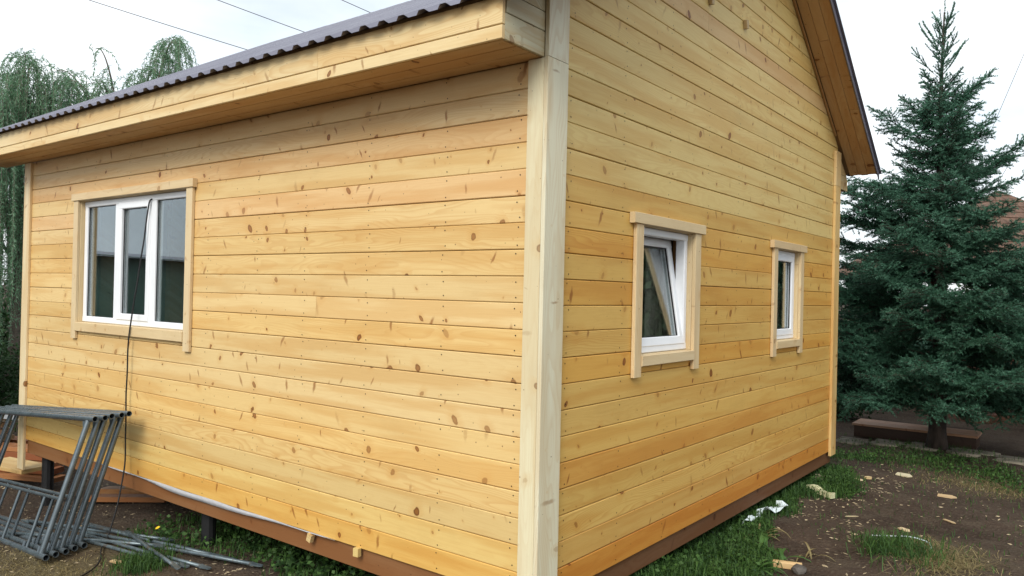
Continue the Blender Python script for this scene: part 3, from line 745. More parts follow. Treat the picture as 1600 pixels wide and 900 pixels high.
for i, (dz, oy, c, lb) in enumerate(((.02, .35, (.26, .10, .04), 'orange-brown board lying behind the corner lumber stack'), (.09, .40, (.33, .17, .09), 'weathered board laid on another behind the corner lumber stack'), (.16, .38, (.24, .09, .035), 'brown board topping the rear pile by the far corner'))):
    plank((-9.3, .0+oy), (-7.4, .75+oy), gl+dz, .2, .055, c, lb, LB)
for i in range(5):
    plank((-9.6+.05*i, -.12+.02*i), (-8.3+.03*i, .55-.02*i), gl+.24+.085*i, .16, .05, (.32, .20-.02*(i % 2), .10), ['lowest', 'second lowest', 'middle', 'second highest', 'topmost'][i]+' brown batten of the raised rear pile at the left edge', LB)
plank((-7.05, -.02), (-6.38, .12), -.375, .30, .04, (.58, .42, .20), 'fresh yellow board under the foot of the far corner trim', None)
for i, (a, b, dz, c, lb) in enumerate((((-6.0, .62), (-4.95, .95), .02, (.34, .18, .08), 'long brown board lying on the earth under the house'), ((-5.9, .45), (-4.9, .75), .0, (.26, .12, .05), 'nearer brown board lying on the earth under the house'), ((-5.7, .75), (-4.7, 1.15), .06, (.40, .24, .11), 'pale brown board resting across others under the house'))):
    o = plank(a, b, (float(gz(*a))+float(gz(*b)))/2+.03+dz, .14, .05, c, lb, 'boards under the house')
    o.rotation_euler[1] = -math.atan2(float(gz(*b))-float(gz(*a)), math.hypot(b[0]-a[0], b[1]-a[1]))
for (a, b, z, lb) in (((-9.3, -.62), (-7.62, .06), .075, 'nearer grey metal channel lying on the lumber at the left edge'), ((-9.0, -.1), (-7.5, .52), .05, 'farther grey metal channel lying on the lumber at the left edge')):
    A, B = Vector(a), Vector(b); d = B-A; mb = MB(); l = d.length/2
    mb.box(-l, l, -.09, .09, .0, .006).box(-l, l, -.09, -.084, .006, .07).box(-l, l, .084, .09, .006, .07)
    obj('metal_channel', mb.mesh('metal_channel'), 'concrete', None, ((A.x+B.x)/2, (A.y+B.y)/2, z), (math.pi, .01, math.atan2(d.y, d.x)), label=lb, category='channel', group='grey channels on the lumber')

# ------------------------------------------------------------------ spruce
def needles_for(A, B, per_m, ln, wd, tone):
    """arrays of shoot starts/ends -> needle triangles all round each shoot"""
    d = B-A; L_ = np.linalg.norm(d, axis=1); n = np.maximum(3, (L_*per_m)).astype(int); idx = np.repeat(np.arange(len(A)), n)
    t = rng.random(len(idx)); dd = (d/np.maximum(L_, 1e-6)[:, None])[idx]
    p = A[idx]+d[idx]*t[:, None]
    rv_ = rng.normal(size=(len(idx), 3)); rv_ -= (rv_*dd).sum(1)[:, None]*dd; rv_ /= np.linalg.norm(rv_, axis=1)[:, None]+1e-9
    rv_[:, 2] += .25
    dirn = dd*.75+rv_*.75; dirn /= np.linalg.norm(dirn, axis=1)[:, None]
    side = np.cross(dirn, rng.normal(size=(len(idx), 3))); side /= np.linalg.norm(side, axis=1)[:, None]+1e-9
    l = ln*(.7+.5*rng.random(len(idx)))[:, None]; tip = p+dirn*l
    T = np.stack([p-side*wd, p+side*wd, tip], 1).reshape(-1, 3)
    return T, tone[idx]*.75+.25*rng.random(len(idx))*tone[idx]
def stems(A, B, r0, r1):
    """thin three-sided twigs"""
    d = B-A; d = d/(np.linalg.norm(d, axis=1)[:, None]+1e-9); ref = np.where(np.abs(d[:, 2:3]) < .9, np.array([[0, 0, 1.]]), np.array([[1., 0, 0]]))
    u = np.cross(d, ref); u /= np.linalg.norm(u, axis=1)[:, None]; v = np.cross(d, u); Q = []
    for k in range(3):
        a, b = 2*math.pi*k/3, 2*math.pi*(k+1)/3
        e, f = u*math.cos(a)+v*math.sin(a), u*math.cos(b)+v*math.sin(b)
        Q.append(np.stack([A+e*r0, A+f*r0, B+f*r1, B+e*r1], 1))
    return np.concatenate(Q).reshape(-1, 3)
def spruce(base, H):
    bx, by = base; bz = float(gz(bx, by))-.02; top = bz+H
    root = empty('spruce_tree', (bx, by, bz), label='tall blue-green spruce tree standing behind the house', category='tree')
    tr = [(0.02*math.sin(z*1.1), .02*math.cos(z*.9)-.02, z) for z in np.linspace(0, H*.965, 24)]
    rs = [max(.006, .105*(1-z/(H*.985))**.9+(.03 if z < .12 else 0)*(1-z/.12)) for z in np.linspace(0, H*.965, 24)]
    obj('trunk', MB().tube(tr, rs, 10).mesh('trunk', True), 'bark', root)
    A, B, T, W = [], [], [], []        # shoots
    SA, SB = [], []                    # wooden branch pieces
    def R(h):    # crown radius by distance below the top
        return np.interp(h, [0, .5, 1.0, 1.5, 2.0, 2.4, 3.0, 4.0, 5.0, 5.6], [.03, .13, .26, .40, .56, .76, 1.22, 1.75, 2.05, 1.95])
    def seg(p, q, tone, dens=1.0): A.append(p); B.append(q); T.append(tone); W.append(dens)
    def branch(z, az, Ln, el, bend):
        if by+Ln*math.sin(az)*math.cos(el) < 5.95: Ln = max(.3, (by-5.95)/max(.05, -math.sin(az)*math.cos(el)))
        pts = []; p = np.array([0.02*math.sin(z*1.1), .02*math.cos(z*.9)-.02, z]); e = el; n = max(5, int(Ln/.06)); st = Ln/n; a = az
        for i in range(n+1):
            pts.append(p.copy()); p = p+st*np.array([math.cos(a)*math.cos(e), math.sin(a)*math.cos(e), math.sin(e)]); e += bend*st/Ln; a += rng.normal()*.03
        young = 1.1-np.clip((H-z)/4.0, 0, 1)*.72
        for i in range(n):
            f = i/n; SA.append(pts[i]); SB.append(pts[i+1])
            if f > .12 or Ln < .4:
                seg(pts[i], pts[i+1], (.3+.6*f)*young)
                if H-z < 1.3: seg(pts[i], pts[i+1], (.5+.5*f)*young)
        if H-z < 1.15: 
            for (f0, sg) in ((.45, 1), (.5, -1), (.72, 1), (.75, -1))[:int(1+(H-z)*3.2)]:
                k = int(f0*n); dv = (pts[k+1]-pts[k])/st; sv = np.cross(dv, [0, 0, 1.]); sv /= np.linalg.norm(sv)+1e-9; q = pts[k]+(dv*.8+sv*sg*.6)*Ln*.32
                seg(pts[k], q, .8, .6); seg(pts[k], (pts[k]+q)/2, .7, .6); SA.append(pts[k]); SB.append(q)
            return
        bare = .10 if Ln < .9 else .16
        i = 0; sgn = 1
        s = bare*Ln
        while s < Ln*.97:
            f = s/Ln; k = min(n-1, int(f*n)); p0 = pts[k]+(pts[k+1]-pts[k])*(f*n-k); dv = (pts[k+1]-pts[k])/st
            for sgn in (1, -1):
                sl = min(.40, .05+.46*(Ln-s))*rng.uniform(.7, 1.2)*(.55+.45*min(1, (f-bare)/.2+.4))
                sv = np.cross(dv, [0, 0, 1.]); sv /= np.linalg.norm(sv)+1e-9
                dr = dv*rng.uniform(.6, .95)+sv*sgn*rng.uniform(.7, 1.0)+np.array([0, 0, rng.uniform(-.55, .45)]); dr /= np.linalg.norm(dr)
                droop = np.array([0, 0, -.10*sl]); m_ = p0+dr*sl*.5; q = p0+dr*sl+droop
                tn = (.28+.62*f)*young*rng.uniform(.7, 1.3)
                seg(p0, m_, tn*.7); seg(m_, q, tn); SA.append(p0); SB.append(q)
                m = int(sl/.055)
                for j in range(1, m):
                    g = j/m
                    for s2 in (1, -1):
                        l3 = min(.17, (sl*(1-g)*.62+.045))*rng.uniform(.7, 1.2)
                        pv = np.cross(dr, [0, 0, 1.]); pv /= np.linalg.norm(pv)+1e-9
                        d3 = dr*.8+pv*s2*rng.uniform(.6, 1.0)+np.array([0, 0, rng.uniform(-.7, .7)]); d3 /= np.linalg.norm(d3)
                        b3 = p0+dr*sl*g+droop*g*g
                        seg(b3, b3+d3*l3, tn*rng.uniform(.8, 1.5))
            s += .065 if Ln > .5 else .05
    z = .60; 
    while z < H-.30:
        h = H-z; nb = 6 if h > 2.6 else 5 if h > 1.15 else 4; a0 = rng.uniform(0, 6.28)
        for i in range(nb):
            Ln = (R(h) if h > 1.15 else .14+.22*h)*rng.uniform(.72, 1.12)*(rng.uniform(1.25, 1.6) if rng.random() < (.30 if h < 2.8 else .14) else 1)
            az_b = a0+i*6.283/nb+rng.normal()*.18
            if 2.72 < h < 3.55 and math.cos(az_b-.65) > .6: Ln *= .58
            el = np.interp(h, [0, .5, 1.2, 2.5, 4, 5.5], [1.1, .95, .68, .32, .06, -.05])+rng.normal()*.08
            branch(z+rng.uniform(-.06, .06), az_b, Ln, el, np.interp(h, [0, 1, 3, 5.5], [.25, .25, .15, .12])+rng.normal()*.08)
        z += np.interp(h, [0, 1, 1.3, 3, 6], [.12, .12, .15, .14, .15])
    # a few stronger limbs that break the outline, as on the right of the photo
    for zz, az, Ln, el in ((H-2.55, .62, 1.55, .62), (H-2.1, .70, 1.05, .70), (H-1.45, .55, .85, .65), (H-2.7, -2.4, 1.35, .25), (H-1.9, -2.5, 1.05, .45), (H-3.6, .5, 1.9, .18)):
        branch(zz, az, Ln, el, .15)
    # leader and upright top shoots
    for dx, dy, ln, z0 in ((0, 0, .62, H-.62), (-.05, -.04, .50, H-.66), (.03, .02, .42, H-.64), (-.12, -.09, .40, H-.72), (.10, .08, .36, H-.80), (-.19, -.14, .36, H-.86), (.14, .1, .3, H-.92)):
        p = np.array([0, 0, z0]); q = p+np.array([dx, dy, math.sqrt(max(.01, ln*ln-dx*dx-dy*dy))])
        for i in range(6):
            seg(p+(q-p)*i/6, p+(q-p)*(i+1)/6, .75, .5); SA.append(p+(q-p)*i/6); SB.append(p+(q-p)*(i+1)/6)
    A = np.array(A); B = np.array(B); T = np.array(T)
    tri, tone = needles_for(A, B, 300, .027, .0040, T)
    crown = obj('crown', npmesh('crown', tri, 3, np.clip(tone, 0, 1)), 'needles', root)
    Q = stems(np.array(SA), np.array(SB), .0045, .003)
    obj('branches', npmesh('branches', Q, 4), 'bark', root)
    return len(tri)//3
NT = spruce((.66, 7.60), 5.63)
print('needles', NT)

# ------------------------------------------------------------------ leafy trees
def leaves(P0, D0, ln, wd, tone):
    """kite-shaped leaves at points P0 along D0"""
    n = len(P0); D0 = D0/(np.linalg.norm(D0, axis=1)[:, None]+1e-9)
    s = np.cross(D0, rng.normal(size=(n, 3))); s /= np.linalg.norm(s, axis=1)[:, None]+1e-9
    l = ln*(.7+.6*rng.random(n))[:, None]; w_ = wd*(.8+.4*rng.random(n))[:, None]
    nn_ = np.cross(D0, s)*.12*l
    Q = np.stack([P0, P0+D0*l*.45-s*w_+nn_, P0+D0*l, P0+D0*l*.45+s*w_+nn_], 1)
    return Q.reshape(-1, 3)
def willow(name, pos, limbs, label, leaf=(.075, .008), trunk_h=2.6, r=.16, spacing=.016, group=None):
    bx, by = pos; bz = float(gz(bx, by))-.05
    root = empty(name, (bx, by, bz), label=label, category='tree')
    if group: root['group'] = group
    tw = MB(); tw.tube([(0, 0, 0), (.05, .02, trunk_h*.5), (0, .05, trunk_h)], [r, r*.8, r*.6], 9)
    LA, LD, TN = [], [], []; SA, SB = [], []
    for (dx, dy, top, dens, drop) in limbs:
        p0 = np.array([0, .05, trunk_h*.95]); p1 = np.array([dx*.35, dy*.35, top*.86]); p2 = np.array([dx*.75, dy*.75, top]); p3 = np.array([dx, dy, top-.25])
        ts = np.linspace(0, 1, 26); C_ = [((1-t)**3*p0+3*(1-t)**2*t*p1+3*(1-t)*t*t*p2+t**3*p3) for t in ts]
        tw.tube([tuple(c) for c in C_], list(np.linspace(min(r*.4, .035), .004, 26)), 5)
        for s in range(int(dens)):
            t = rng.uniform(.30, 1.0)**.7; k = min(24, int(t*25)); p = C_[k]+rng.normal(size=3)*np.array([.10, .10, .06])
            az = rng.uniform(0, 6.28); v = np.array([math.cos(az), math.sin(az), rng.uniform(-.1, .8)])*rng.uniform(.3, 1.0)
            Ls = rng.uniform(.35, 1.0)*drop; n = int(Ls/.10)+2; q = p
            for i in range(n):
                v = v*.80+np.array([0, 0, -.26]); st = v/np.linalg.norm(v)*.10; q2 = q+st
                if q2[2] < .15: break
                SA.append(q); SB.append(q2)
                m = max(1, int(.10/spacing))
                for j in range(m):
                    LA.append(q+st*rng.random()); dd = st*6+rng.normal(size=3)*.55+np.array([0, 0, -.30]); LD.append(dd)
                    TN.append(rng.uniform(.0, .65)+.25*(p[2] > top*.8))
                q = q2
    obj('trunk', tw.mesh('trunk', True), 'pale_bark', root)
    obj('crown', npmesh('crown', leaves(np.array(LA), np.array(LD), leaf[0], leaf[1], None), 4, TN), 'willow_leaf', root)
    obj('twigs', npmesh('twigs', stems(np.array(SA), np.array(SB), .004, .003), 4), 'pale_bark', root)
    print(name, len(LA))
Rr = (.793, .609)
def limb(a, b, top, dens, drop): return (Rr[0]*a-.609*b, Rr[1]*a+.793*b, top, dens, drop)
willow('willow_tree', (-14.5, 2.80), [limb(.9, .1, 6.5, 60, 3.6), limb(.5, -.5, 6.7, 60, 3.2), limb(1.2, .5, 5.9, 45, 3.4), limb(-.5, .3, 6.6, 60, 4.2), limb(-.9, -.6, 6.3, 60, 4.2), limb(.1, -1.1, 6.0, 60, 4.4), limb(-.1, 1.0, 6.0, 40, 3.5), limb(-1.5, .1, 5.7, 60, 4.0), limb(.2, -.2, 6.9, 40, 2.4), limb(1.4, -.4, 5.4, 34, 3.0), limb(-.3, -.9, 4.6, 70, 3.4), limb(-1.0, -.9, 4.2, 70, 3.2)],
       'weeping green willow at the left edge behind the house')
willow('willow_tree', (-12.75, 4.15), [limb(.9, -.2, 7.2, 60, 1.2), limb(.3, .1, 6.7, 44, 1.3), limb(-.8, .0, 7.1, 9, .6), limb(-1.7, .2, 6.7, 26, 1.0), limb(1.3, .1, 6.6, 50, 1.4), limb(-.6, -.3, 6.4, 44, 1.4), limb(.7, .3, 7.4, 40, .9), limb(-1.2, -.2, 6.4, 40, 1.3), limb(-2.1, .1, 6.2, 40, 1.3), limb(.1, -.1, 6.4, 44, 1.3)],
       'sparser leafy tree rising just over the roof, right of the weeping willow', r=.09)

def shrub(name, pos, rx, rz, n, label, leaf=(.06, .022), cat='shrub', z0=None, group=None, mat='shrub_leaf'):
    bx, by = pos; bz = float(gz(bx, by)) if z0 is None else z0
    root = empty(name, (bx, by, bz-.03), label=label, category=cat)
    if group: root['group'] = group
    tw = MB(); LA, LD, TN = [], [], []
    nb = 26
    for b in range(nb):
        a = rng.uniform(0, 6.28); rr = rx*rng.uniform(.2, .95); tip = np.array([math.cos(a)*rr, math.sin(a)*rr, rz*rng.uniform(.35, 1.0)*(1-.35*(rr/rx)**2)])
        tw.tube([(0, 0, 0), tuple(tip*np.array([.4, .4, .55])), tuple(tip)], [.02, .011, .004], 4)
        m = n//nb; c = tip[None]*rng.uniform(.35, 1.0, (m, 1))+rng.normal(size=(m, 3))*np.array([rx*.14, rx*.14, rz*.09]); c[:, 2] = np.maximum(c[:, 2], .02)
        LA.append(c); LD.append(rng.normal(size=(m, 3))+np.array([0, 0, -.2])); TN.append(rng.random(m)*.6+.3*(c[:, 2] > rz*.7))
    obj('stems', tw.mesh('stems', True), 'pale_bark', root)
    obj('crown', npmesh('crown', leaves(np.concatenate(LA), np.concatenate(LD), leaf[0], leaf[1], None), 4, np.concatenate(TN)), mat, root)
shrub('shrub', (-12.6, 1.7), 1.3, 1.5, 5000, 'dark leafy shrub under the weeping willow')
shrub('shrub', (-13.5, 4.2), 1.6, 2.2, 6000, 'taller dark shrub behind the lumber, left of the house')
shrub('shrub', (-18.5, 4.2), 2.6, 3.2, 6000, 'big far shrub behind the weeping willow', leaf=(.10, .04))
shrub('leafy_tree', (2.4, 22.5), 1.9, 5.3, 6500, 'small leafy treetop showing beyond the brown roof at the right edge', leaf=(.10, .035), cat='tree')

# ------------------------------------------------------------------ gazebo behind the spruce
gx, gy = .72, 13.3
gzb = float(gz(gx, gy))
gaz = empty('gazebo', (gx, gy, gzb), (0, 0, rad(37.5+8)), label='red-brown wooden gazebo with shingled hip roof behind the spruce', category='gazebo')
hw = 1.72
corners = [(-hw, -hw), (hw, -hw), (hw, hw), (-hw, hw)]
mb = MB(); mb.box(-hw-.1, hw+.1, -hw-.1, hw+.1, 0, .15); obj('floor', mb.mesh('floor'), 'stain', gaz)
pm = MB(); pm.box(-.06, .06, -.06, .06, .15, 2.45, .006); pm = pm.mesh('post')
for i in range(4):
    (xa, ya), (xb, yb) = corners[i], corners[(i+1) % 4]
    for t in (0, .5): obj('post', pm, 'stain', gaz, (xa+(xb-xa)*t, ya+(yb-ya)*t, 0))
rm = MB(); rm.box(-hw+.06, hw-.06, -.035, .035, 0, .08); rm = rm.mesh('rail'); bmh = MB(); bmh.box(-hw+.06, hw-.06, -.05, .05, 0, .16); bmh = bmh.mesh('beam')
sm = MB(); sm.prism([(-.02, 0), (.02, 0), (.30, .62), (.26, .62)], -.009, .009, 1); sm = fixn(sm.mesh('slat'))
for i, a in enumerate((0, math.pi/2, math.pi, -math.pi/2)):
    ox, oy = -hw*math.sin(-a)*-1 if False else math.sin(a)*hw, -math.cos(a)*hw
    for z in (.32, 1.02): obj('rail', rm, 'stain', gaz, (ox, oy, z), (0, 0, a))
    obj('beam', bmh, 'stain', gaz, (ox, oy, 2.29), (0, 0, a))
    for k in range(34):
        t = -hw+.08+k*.112
        if t > hw-.4: break
        obj('slat', sm, 'stain', gaz, (ox+math.cos(a)*t, oy+math.sin(a)*t, .40), (0, 0, a))
ro = hw+.36; ez, az_ = 2.42, 3.95
mb = MB(); V = [(-ro, -ro, ez), (ro, -ro, ez), (ro, ro, ez), (-ro, ro, ez), (0, 0, az_), (-ro, -ro, ez-.05), (ro, -ro, ez-.05), (ro, ro, ez-.05), (-ro, ro, ez-.05), (0, 0, az_-.07)]
F = [(0, 1, 4), (1, 2, 4), (2, 3, 4), (3, 0, 4), (6, 5, 9), (7, 6, 9), (8, 7, 9), (5, 8, 9)]+[(i, 5+i, 5+(i+1) % 4, (i+1) % 4) for i in range(4)]
groof = obj('roof', mesh('roof', V, F), 'shingle', gaz)
# shingle courses standing proud of the slopes
slope = math.hypot(ro, az_-ez); sh = {}
for i in range(4):
    a = i*math.pi/2
    nrow = 13
    for k in range(nrow):
        t0 = k/nrow; w0 = ro*(1-t0); w1 = ro*(1-(k+1.0)/nrow)
        b0 = .012; mbk = MB()
        y0, z0_ = -ro*(1-t0), ez+(az_-ez)*t0; y1, z1_ = -ro*(1-(k+1)/nrow), ez+(az_-ez)*(k+1)/nrow
        nrm = Vector((0, -(az_-ez), ro)).normalized()
        x_ = -w0; vs = []
        if (i, k) not in sh:
            Vk = []; Fk = []
            while x_ < w0-.01:
                wd = min(rnd.uniform(.14, .24), w0-x_); lift = rnd.uniform(.010, .020); c0, c1 = x_+.004, x_+wd-.004
                d0, d1 = max(-w1-.02, min(w1+.02, c0)), max(-w1-.02, min(w1+.02, c1)); bb = len(Vk)
                for (xx, yy, zz, lf) in ((c0, y0, z0_, lift), (c1, y0, z0_, lift), (d1, y1, z1_, .004), (d0, y1, z1_, .004), (c0, y0, z0_, .0), (c1, y0, z0_, .0)):
                    q = Vector((xx, yy, zz))+nrm*lf; Vk.append(tuple(q))
                Fk += [(bb, bb+1, bb+2, bb+3), (bb+4, bb+5, bb+1, bb)]
                x_ += wd
            o = obj('shingle_course', mesh('shingle_course', Vk, Fk), 'shingle', groof, (0, 0, 0), (0, 0, a))

shrub('shrub', (-1.05, 9.7), .8, .95, 3200, 'low dark shrub in the gap between house corner and spruce', leaf=(.05, .02))
shrub('shrub', (-2.3, 12.3), 1.3, 2.3, 4200, 'taller dark shrub behind the house corner, left of the gazebo', leaf=(.07, .028))
shrub('shrub', (1.9, 10.3), .9, 1.3, 3200, 'dark shrub behind the right side of the spruce', leaf=(.05, .02))
shrub('shrub', (.9, 16.6), 2.6, 2.9, 6000, 'broad dark shrub behind the gazebo', leaf=(.12, .05))
# wooden step platform and flagstone path behind the trunk
dk = empty('wooden_platform', (0, 0, float(gz(.3, 8.3))), label='low brown board platform behind the spruce trunk', category='platform')
dA, dB = Vector((-.43, 8.02)), Vector((1.05, 8.05)); dd_ = (dB-dA).normalized(); dn_ = Vector((-dd_.y, dd_.x)); ang = math.atan2(dd_.y, dd_.x)
ll = (dB-dA).length
mb = MB(); mb.box(-ll/2+.02, ll/2-.02, .03, .50, 0, .15); cD = (dA+dB)/2
obj('frame', mb.mesh('frame'), 'wood', dk, (cD.x, cD.y, -.0), (0, 0, ang), (.06, .035, .025))
for i in range(4):
    mb = MB(); mb.box(-ll/2, ll/2, -.0635, .0635, 0, .028, .003); c = cD+dn_*(.065+.132*i)
    obj('deck_board', fixn(mb.mesh('deck_board')), 'wood', dk, (c.x, c.y, .151), (0, 0, ang), jit((.44, .26, .17), .12))  # board colour lightened to carry the sky's reflection on the platform top
pathb = MB(); pathb.box(-2.4, 2.6, 7.36, 7.93, -.40, -.318); pth = obj('garden_path', pathb.mesh('garden_path'), 'dirt', kind='structure', label='narrow path of pale flagstones behind the spruce')
x = -2.3
while x < 2.5:
    y = 7.38
    while y < 7.86:
        hgt = rnd.uniform(.16, .25); wd = rnd.uniform(.34, .58); y1 = min(y+hgt, 7.92); n = 9; poly = []
        for k in range(n):
            a = 2*math.pi*k/n; rx_, ry_ = wd/2*rnd.uniform(.86, 1.0), (y1-y)/2*rnd.uniform(.86, 1.0)
            c_, s_ = math.cos(a), math.sin(a); e = .55; poly.append((math.copysign(abs(c_)**e, c_)*rx_, math.copysign(abs(s_)**e, s_)*ry_))
        mb = MB(); mb.prism(poly, 0, .05, 2); zt = float(gz(x+wd/2, (y+y1)/2))
        obj('paving_stone', fixn(mb.mesh('paving_stone')), 'stone', pth, (x+wd/2+rnd.uniform(-.03, .03), (y+y1)/2, max(zt-.035, -.345)), (rnd.uniform(-.02, .02), rnd.uniform(-.02, .02), rnd.uniform(-.1, .1)))
        y = y1+.015
    x += .44

# ------------------------------------------------------------------ grass
def blades(name, P0, hmin, hmax, wd, mat, label, lean=1.0, flat=1.0, **kw):
    n = len(P0); P0 = np.asarray(P0, float); az = rng.uniform(0, 6.283, n); h = rng.uniform(hmin, hmax, n); ln = rng.uniform(.1, 1, n)*lean
    z = gz(P0[:, 0], P0[:, 1])-.004; b = np.stack([P0[:, 0], P0[:, 1], z], 1)
    d = np.stack([np.cos(az), np.sin(az), np.zeros(n)], 1); s = np.stack([-np.sin(az), np.cos(az), np.zeros(n)], 1)*(wd*rng.uniform(.6, 1.3, n))[:, None]
    m = b+d*(h*ln*.30)[:, None]; m[:, 2] += h*.62; t = b+d*(h*ln)[:, None]; t[:, 2] += h*(1-.35*ln**2); m[:, 2] = b[:, 2]+(m[:, 2]-b[:, 2])*flat; t[:, 2] = b[:, 2]+(t[:, 2]-b[:, 2])*flat
    Q1 = np.stack([b-s, b+s, m+s*.8], 1); Q2 = np.stack([b-s, m+s*.8, m-s*.8], 1); Q3 = np.stack([m-s*.8, m+s*.8, t], 1)
    V = np.concatenate([Q1, Q2, Q3], 1).reshape(-1, 3); tone = np.repeat(rng.random(n), 3)
    return obj(name, npmesh(name, V, 3, tone), mat, label=label, kind='stuff', **kw)
def scatter(n, fn, x0, x1, y0, y1):
    out = []
    while len(out) < n:
        x = rng.uniform(x0, x1, 4000); y = rng.uniform(y0, y1, 4000); k = rng.random(4000) < fn(x, y); out += list(zip(x[k], y[k]))
    return np.array(out[:n])
clump = lambda x, y, f=7.0: np.clip(.5+.6*np.sin(x*f+2*np.sin(y*f*.7))*np.cos(y*f*1.1+1.3*np.sin(x*f*.6)), 0, 1)
edge = lambda y: np.interp(y, [-1, .5, 1.6, 2.2, 2.6, 3.0, 3.5, 4.2, 4.6, 5.2, 5.6], [1.2, .95, .60, .45, .36, .14, .13, .10, .42, .38, .12])
blades('grass', scatter(20000, lambda x, y: (sstep(edge(y)+.06*np.sin(y*9)-x, -.06, .12))*(.35+.65*clump(x, y)), -.5, 1.2, .2, 5.6), .03, .14, .0036, 'grass', 'low green grass along the foot of the gable wall')
blades('grass', scatter(4200, lambda x, y: np.exp(-((y-6.55-.25*np.sin(x*2))/.38)**2)*(.2+.8*clump(x, y, 5)), -1.6, 3.0, 5.8, 7.4), .02, .08, .0035, 'grass', 'ragged grass strip round the foot of the spruce')
blades('grass', scatter(1200, lambda x, y: np.exp(-((y-7.5)/.35)**2)*(.1+.9*clump(x, y, 6)), -1.6, 3.0, 6.9, 8.1), .03, .09, .003, 'grass', 'thin grass growing between the flagstones')
blades('grass', scatter(11000, lambda x, y: sstep(y+.18*np.sin(x*3), -.22, .25)*(.25+.75*clump(x, y, 4)), -4.0, .1, -.5, 2.2), .03, .11, .004, 'grass', 'dark grass growing in the shade under the front of the house')
blades('grass', scatter(900, lambda x, y: np.exp(-((x+3.15)**2+(y+.42)**2)/.02), -3.6, -2.7, -.8, -.1), .04, .12, .003, 'grass', 'small green tuft beside the brace pipes')
blades('grass', scatter(750, lambda x, y: (.1+.9*clump(x, y, 11))*np.exp(-((x-1.12)**2/.035+(y-3.0)**2/.07)), .6, 1.7, 2.4, 3.6), .03, .18, .0036, 'grass', 'green grass tuft in the bare earth at the lower right', 1.7)
blades('dry_grass', scatter(1500, lambda x, y: (.1+.9*clump(x, y, 9))*np.exp(-((x-1.33)**2/.05+(y-3.12)**2/.10)), .8, 1.9, 2.4, 4.0), .04, .16, .0024, 'dry_grass', 'withered straw lying beside the green tuft at the lower right', 2.6, flat=.35)
blades('dry_grass', scatter(4500, lambda x, y: np.exp(-((x+3.6)**2/.9+(y+.95)**2/.12)), -5.4, -2.2, -1.7, -.35), .02, .07, .0022, 'dry_grass', 'trampled straw in front of the scaffold frames', 2.4, flat=.4)
blades('dry_grass', scatter(1500, lambda x, y: np.exp(-((x-1.5)**2/.4+(y-6.0)**2/.15)), .4, 2.8, 5.2, 6.8), .03, .09, .0025, 'dry_grass', 'yellowed grass at the right edge before the spruce', 2.0, flat=.5)
blades('grass', scatter(700, lambda x, y: .5+0*x, .35, 2.4, 3.0, 6.2), .02, .07, .003, 'grass', 'single green sprouts in the bare earth')
blades('grass', scatter(14000, lambda x, y: .3+.7*clump(x, y, 2.0), -22, -9.2, -2, 9), .06, .26, .012, 'grass', 'rough grass left of the house under the willow')
def cover(P0, ln, wd, h, label):
    P0 = np.asarray(P0); n = len(P0); p = np.stack([P0[:, 0], P0[:, 1], gz(P0[:, 0], P0[:, 1])+h*rng.random(n)**1.5], 1)
    d = rng.normal(size=(n, 3)); d[:, 2] = np.abs(d[:, 2])*.4
    obj('ground_cover', npmesh('ground_cover', leaves(p, d, ln, wd, None), 4, rng.random(n)), 'grass', kind='stuff', label=label)
cover(scatter(15000, lambda x, y: (sstep(edge(y)+.08*np.sin(y*7)-x, -.03, .10))*(.25+.75*clump(x, y, 9)), -.4, 1.2, .2, 5.6), .030, .010, .07, 'small-leaved ground cover along the gable wall')
cover(scatter(3800, lambda x, y: np.exp(-((y-6.6-.25*np.sin(x*2))/.4)**2)*(.1+.9*clump(x, y, 6)), -1.6, 3.0, 5.8, 8.0), .032, .011, .05, 'small-leaved weeds before the flagstone path')
cover(scatter(9000, lambda x, y: sstep(y+.15*np.sin(x*3), -.15, .25)*(.1+.9*clump(x, y, 5)), -4.0, .1, -.4, 2.0), .036, .013, .12, 'leafy ground cover in the shade under the house')
# broad-leaved weeds by the wall and under the house
def weed(pos, n, ln, wd, label, name='weed', mat='reed_leaf', up=.9, cat='plant'):
    x, y = pos; V = []; F = []
    for i in range(n):
        a = rnd.uniform(0, 6.28); l = ln*rnd.uniform(.6, 1.15); w_ = wd*rnd.uniform(.7, 1.2); d = Vector((math.cos(a), math.sin(a), 0)); s = Vector((-d.y, d.x, 0)); el = up*rnd.uniform(.5, 1.2); p = Vector((rnd.uniform(-.03, .03), rnd.uniform(-.03, .03), 0)); b = len(V); e = el; nseg = 6
        for k in range(nseg+1):
            f = k/nseg; ww = w_*(math.sin(math.pi*min(1, .12+f*.88))**.7)*(1 if k < nseg else .05); c = Vector((0, 0, 1))*ww*.25
            V += [tuple(p-s*ww+c), tuple(p), tuple(p+s*ww+c)]
            p = p+(d*math.cos(e)+Vector((0, 0, 1))*math.sin(e))*(l/nseg); e -= .35*rnd.uniform(.5, 1.3)
        for k in range(nseg):
            q = b+3*k; F += [(q, q+1, q+4, q+3), (q+1, q+2, q+5, q+4)]
    me = mesh(name, V, F, True); at = me.attributes.new('tone', 'FLOAT', 'POINT'); at.data.foreach_set('value', [rnd.random() for _ in V])
    return obj(name, me, mat, None, (x, y, float(gz(x, y))), label=label, category=cat)
weed((.30, 2.50), 9, .34, .016, 'strappy bright green plant beside the cut wood block')
weed((.20, 2.75), 7, .28, .010, 'straggling plant with thin leaves above the strappy plant', mat='dry_grass')
weed((.45, 2.40), 5, .26, .012, 'small strappy plant touching the cut wood block')
weed((.14, 1.72), 12, .24, .013, 'strappy dark plant under the beam at the bottom of the gable wall')
weed((.42, 2.02), 9, .26, .012, 'strappy plant low in the grass at the bottom edge, right of the beam')
weed((.62, 2.55), 6, .20, .007, 'thin withered plant right of the strappy green one', mat='dry_grass')
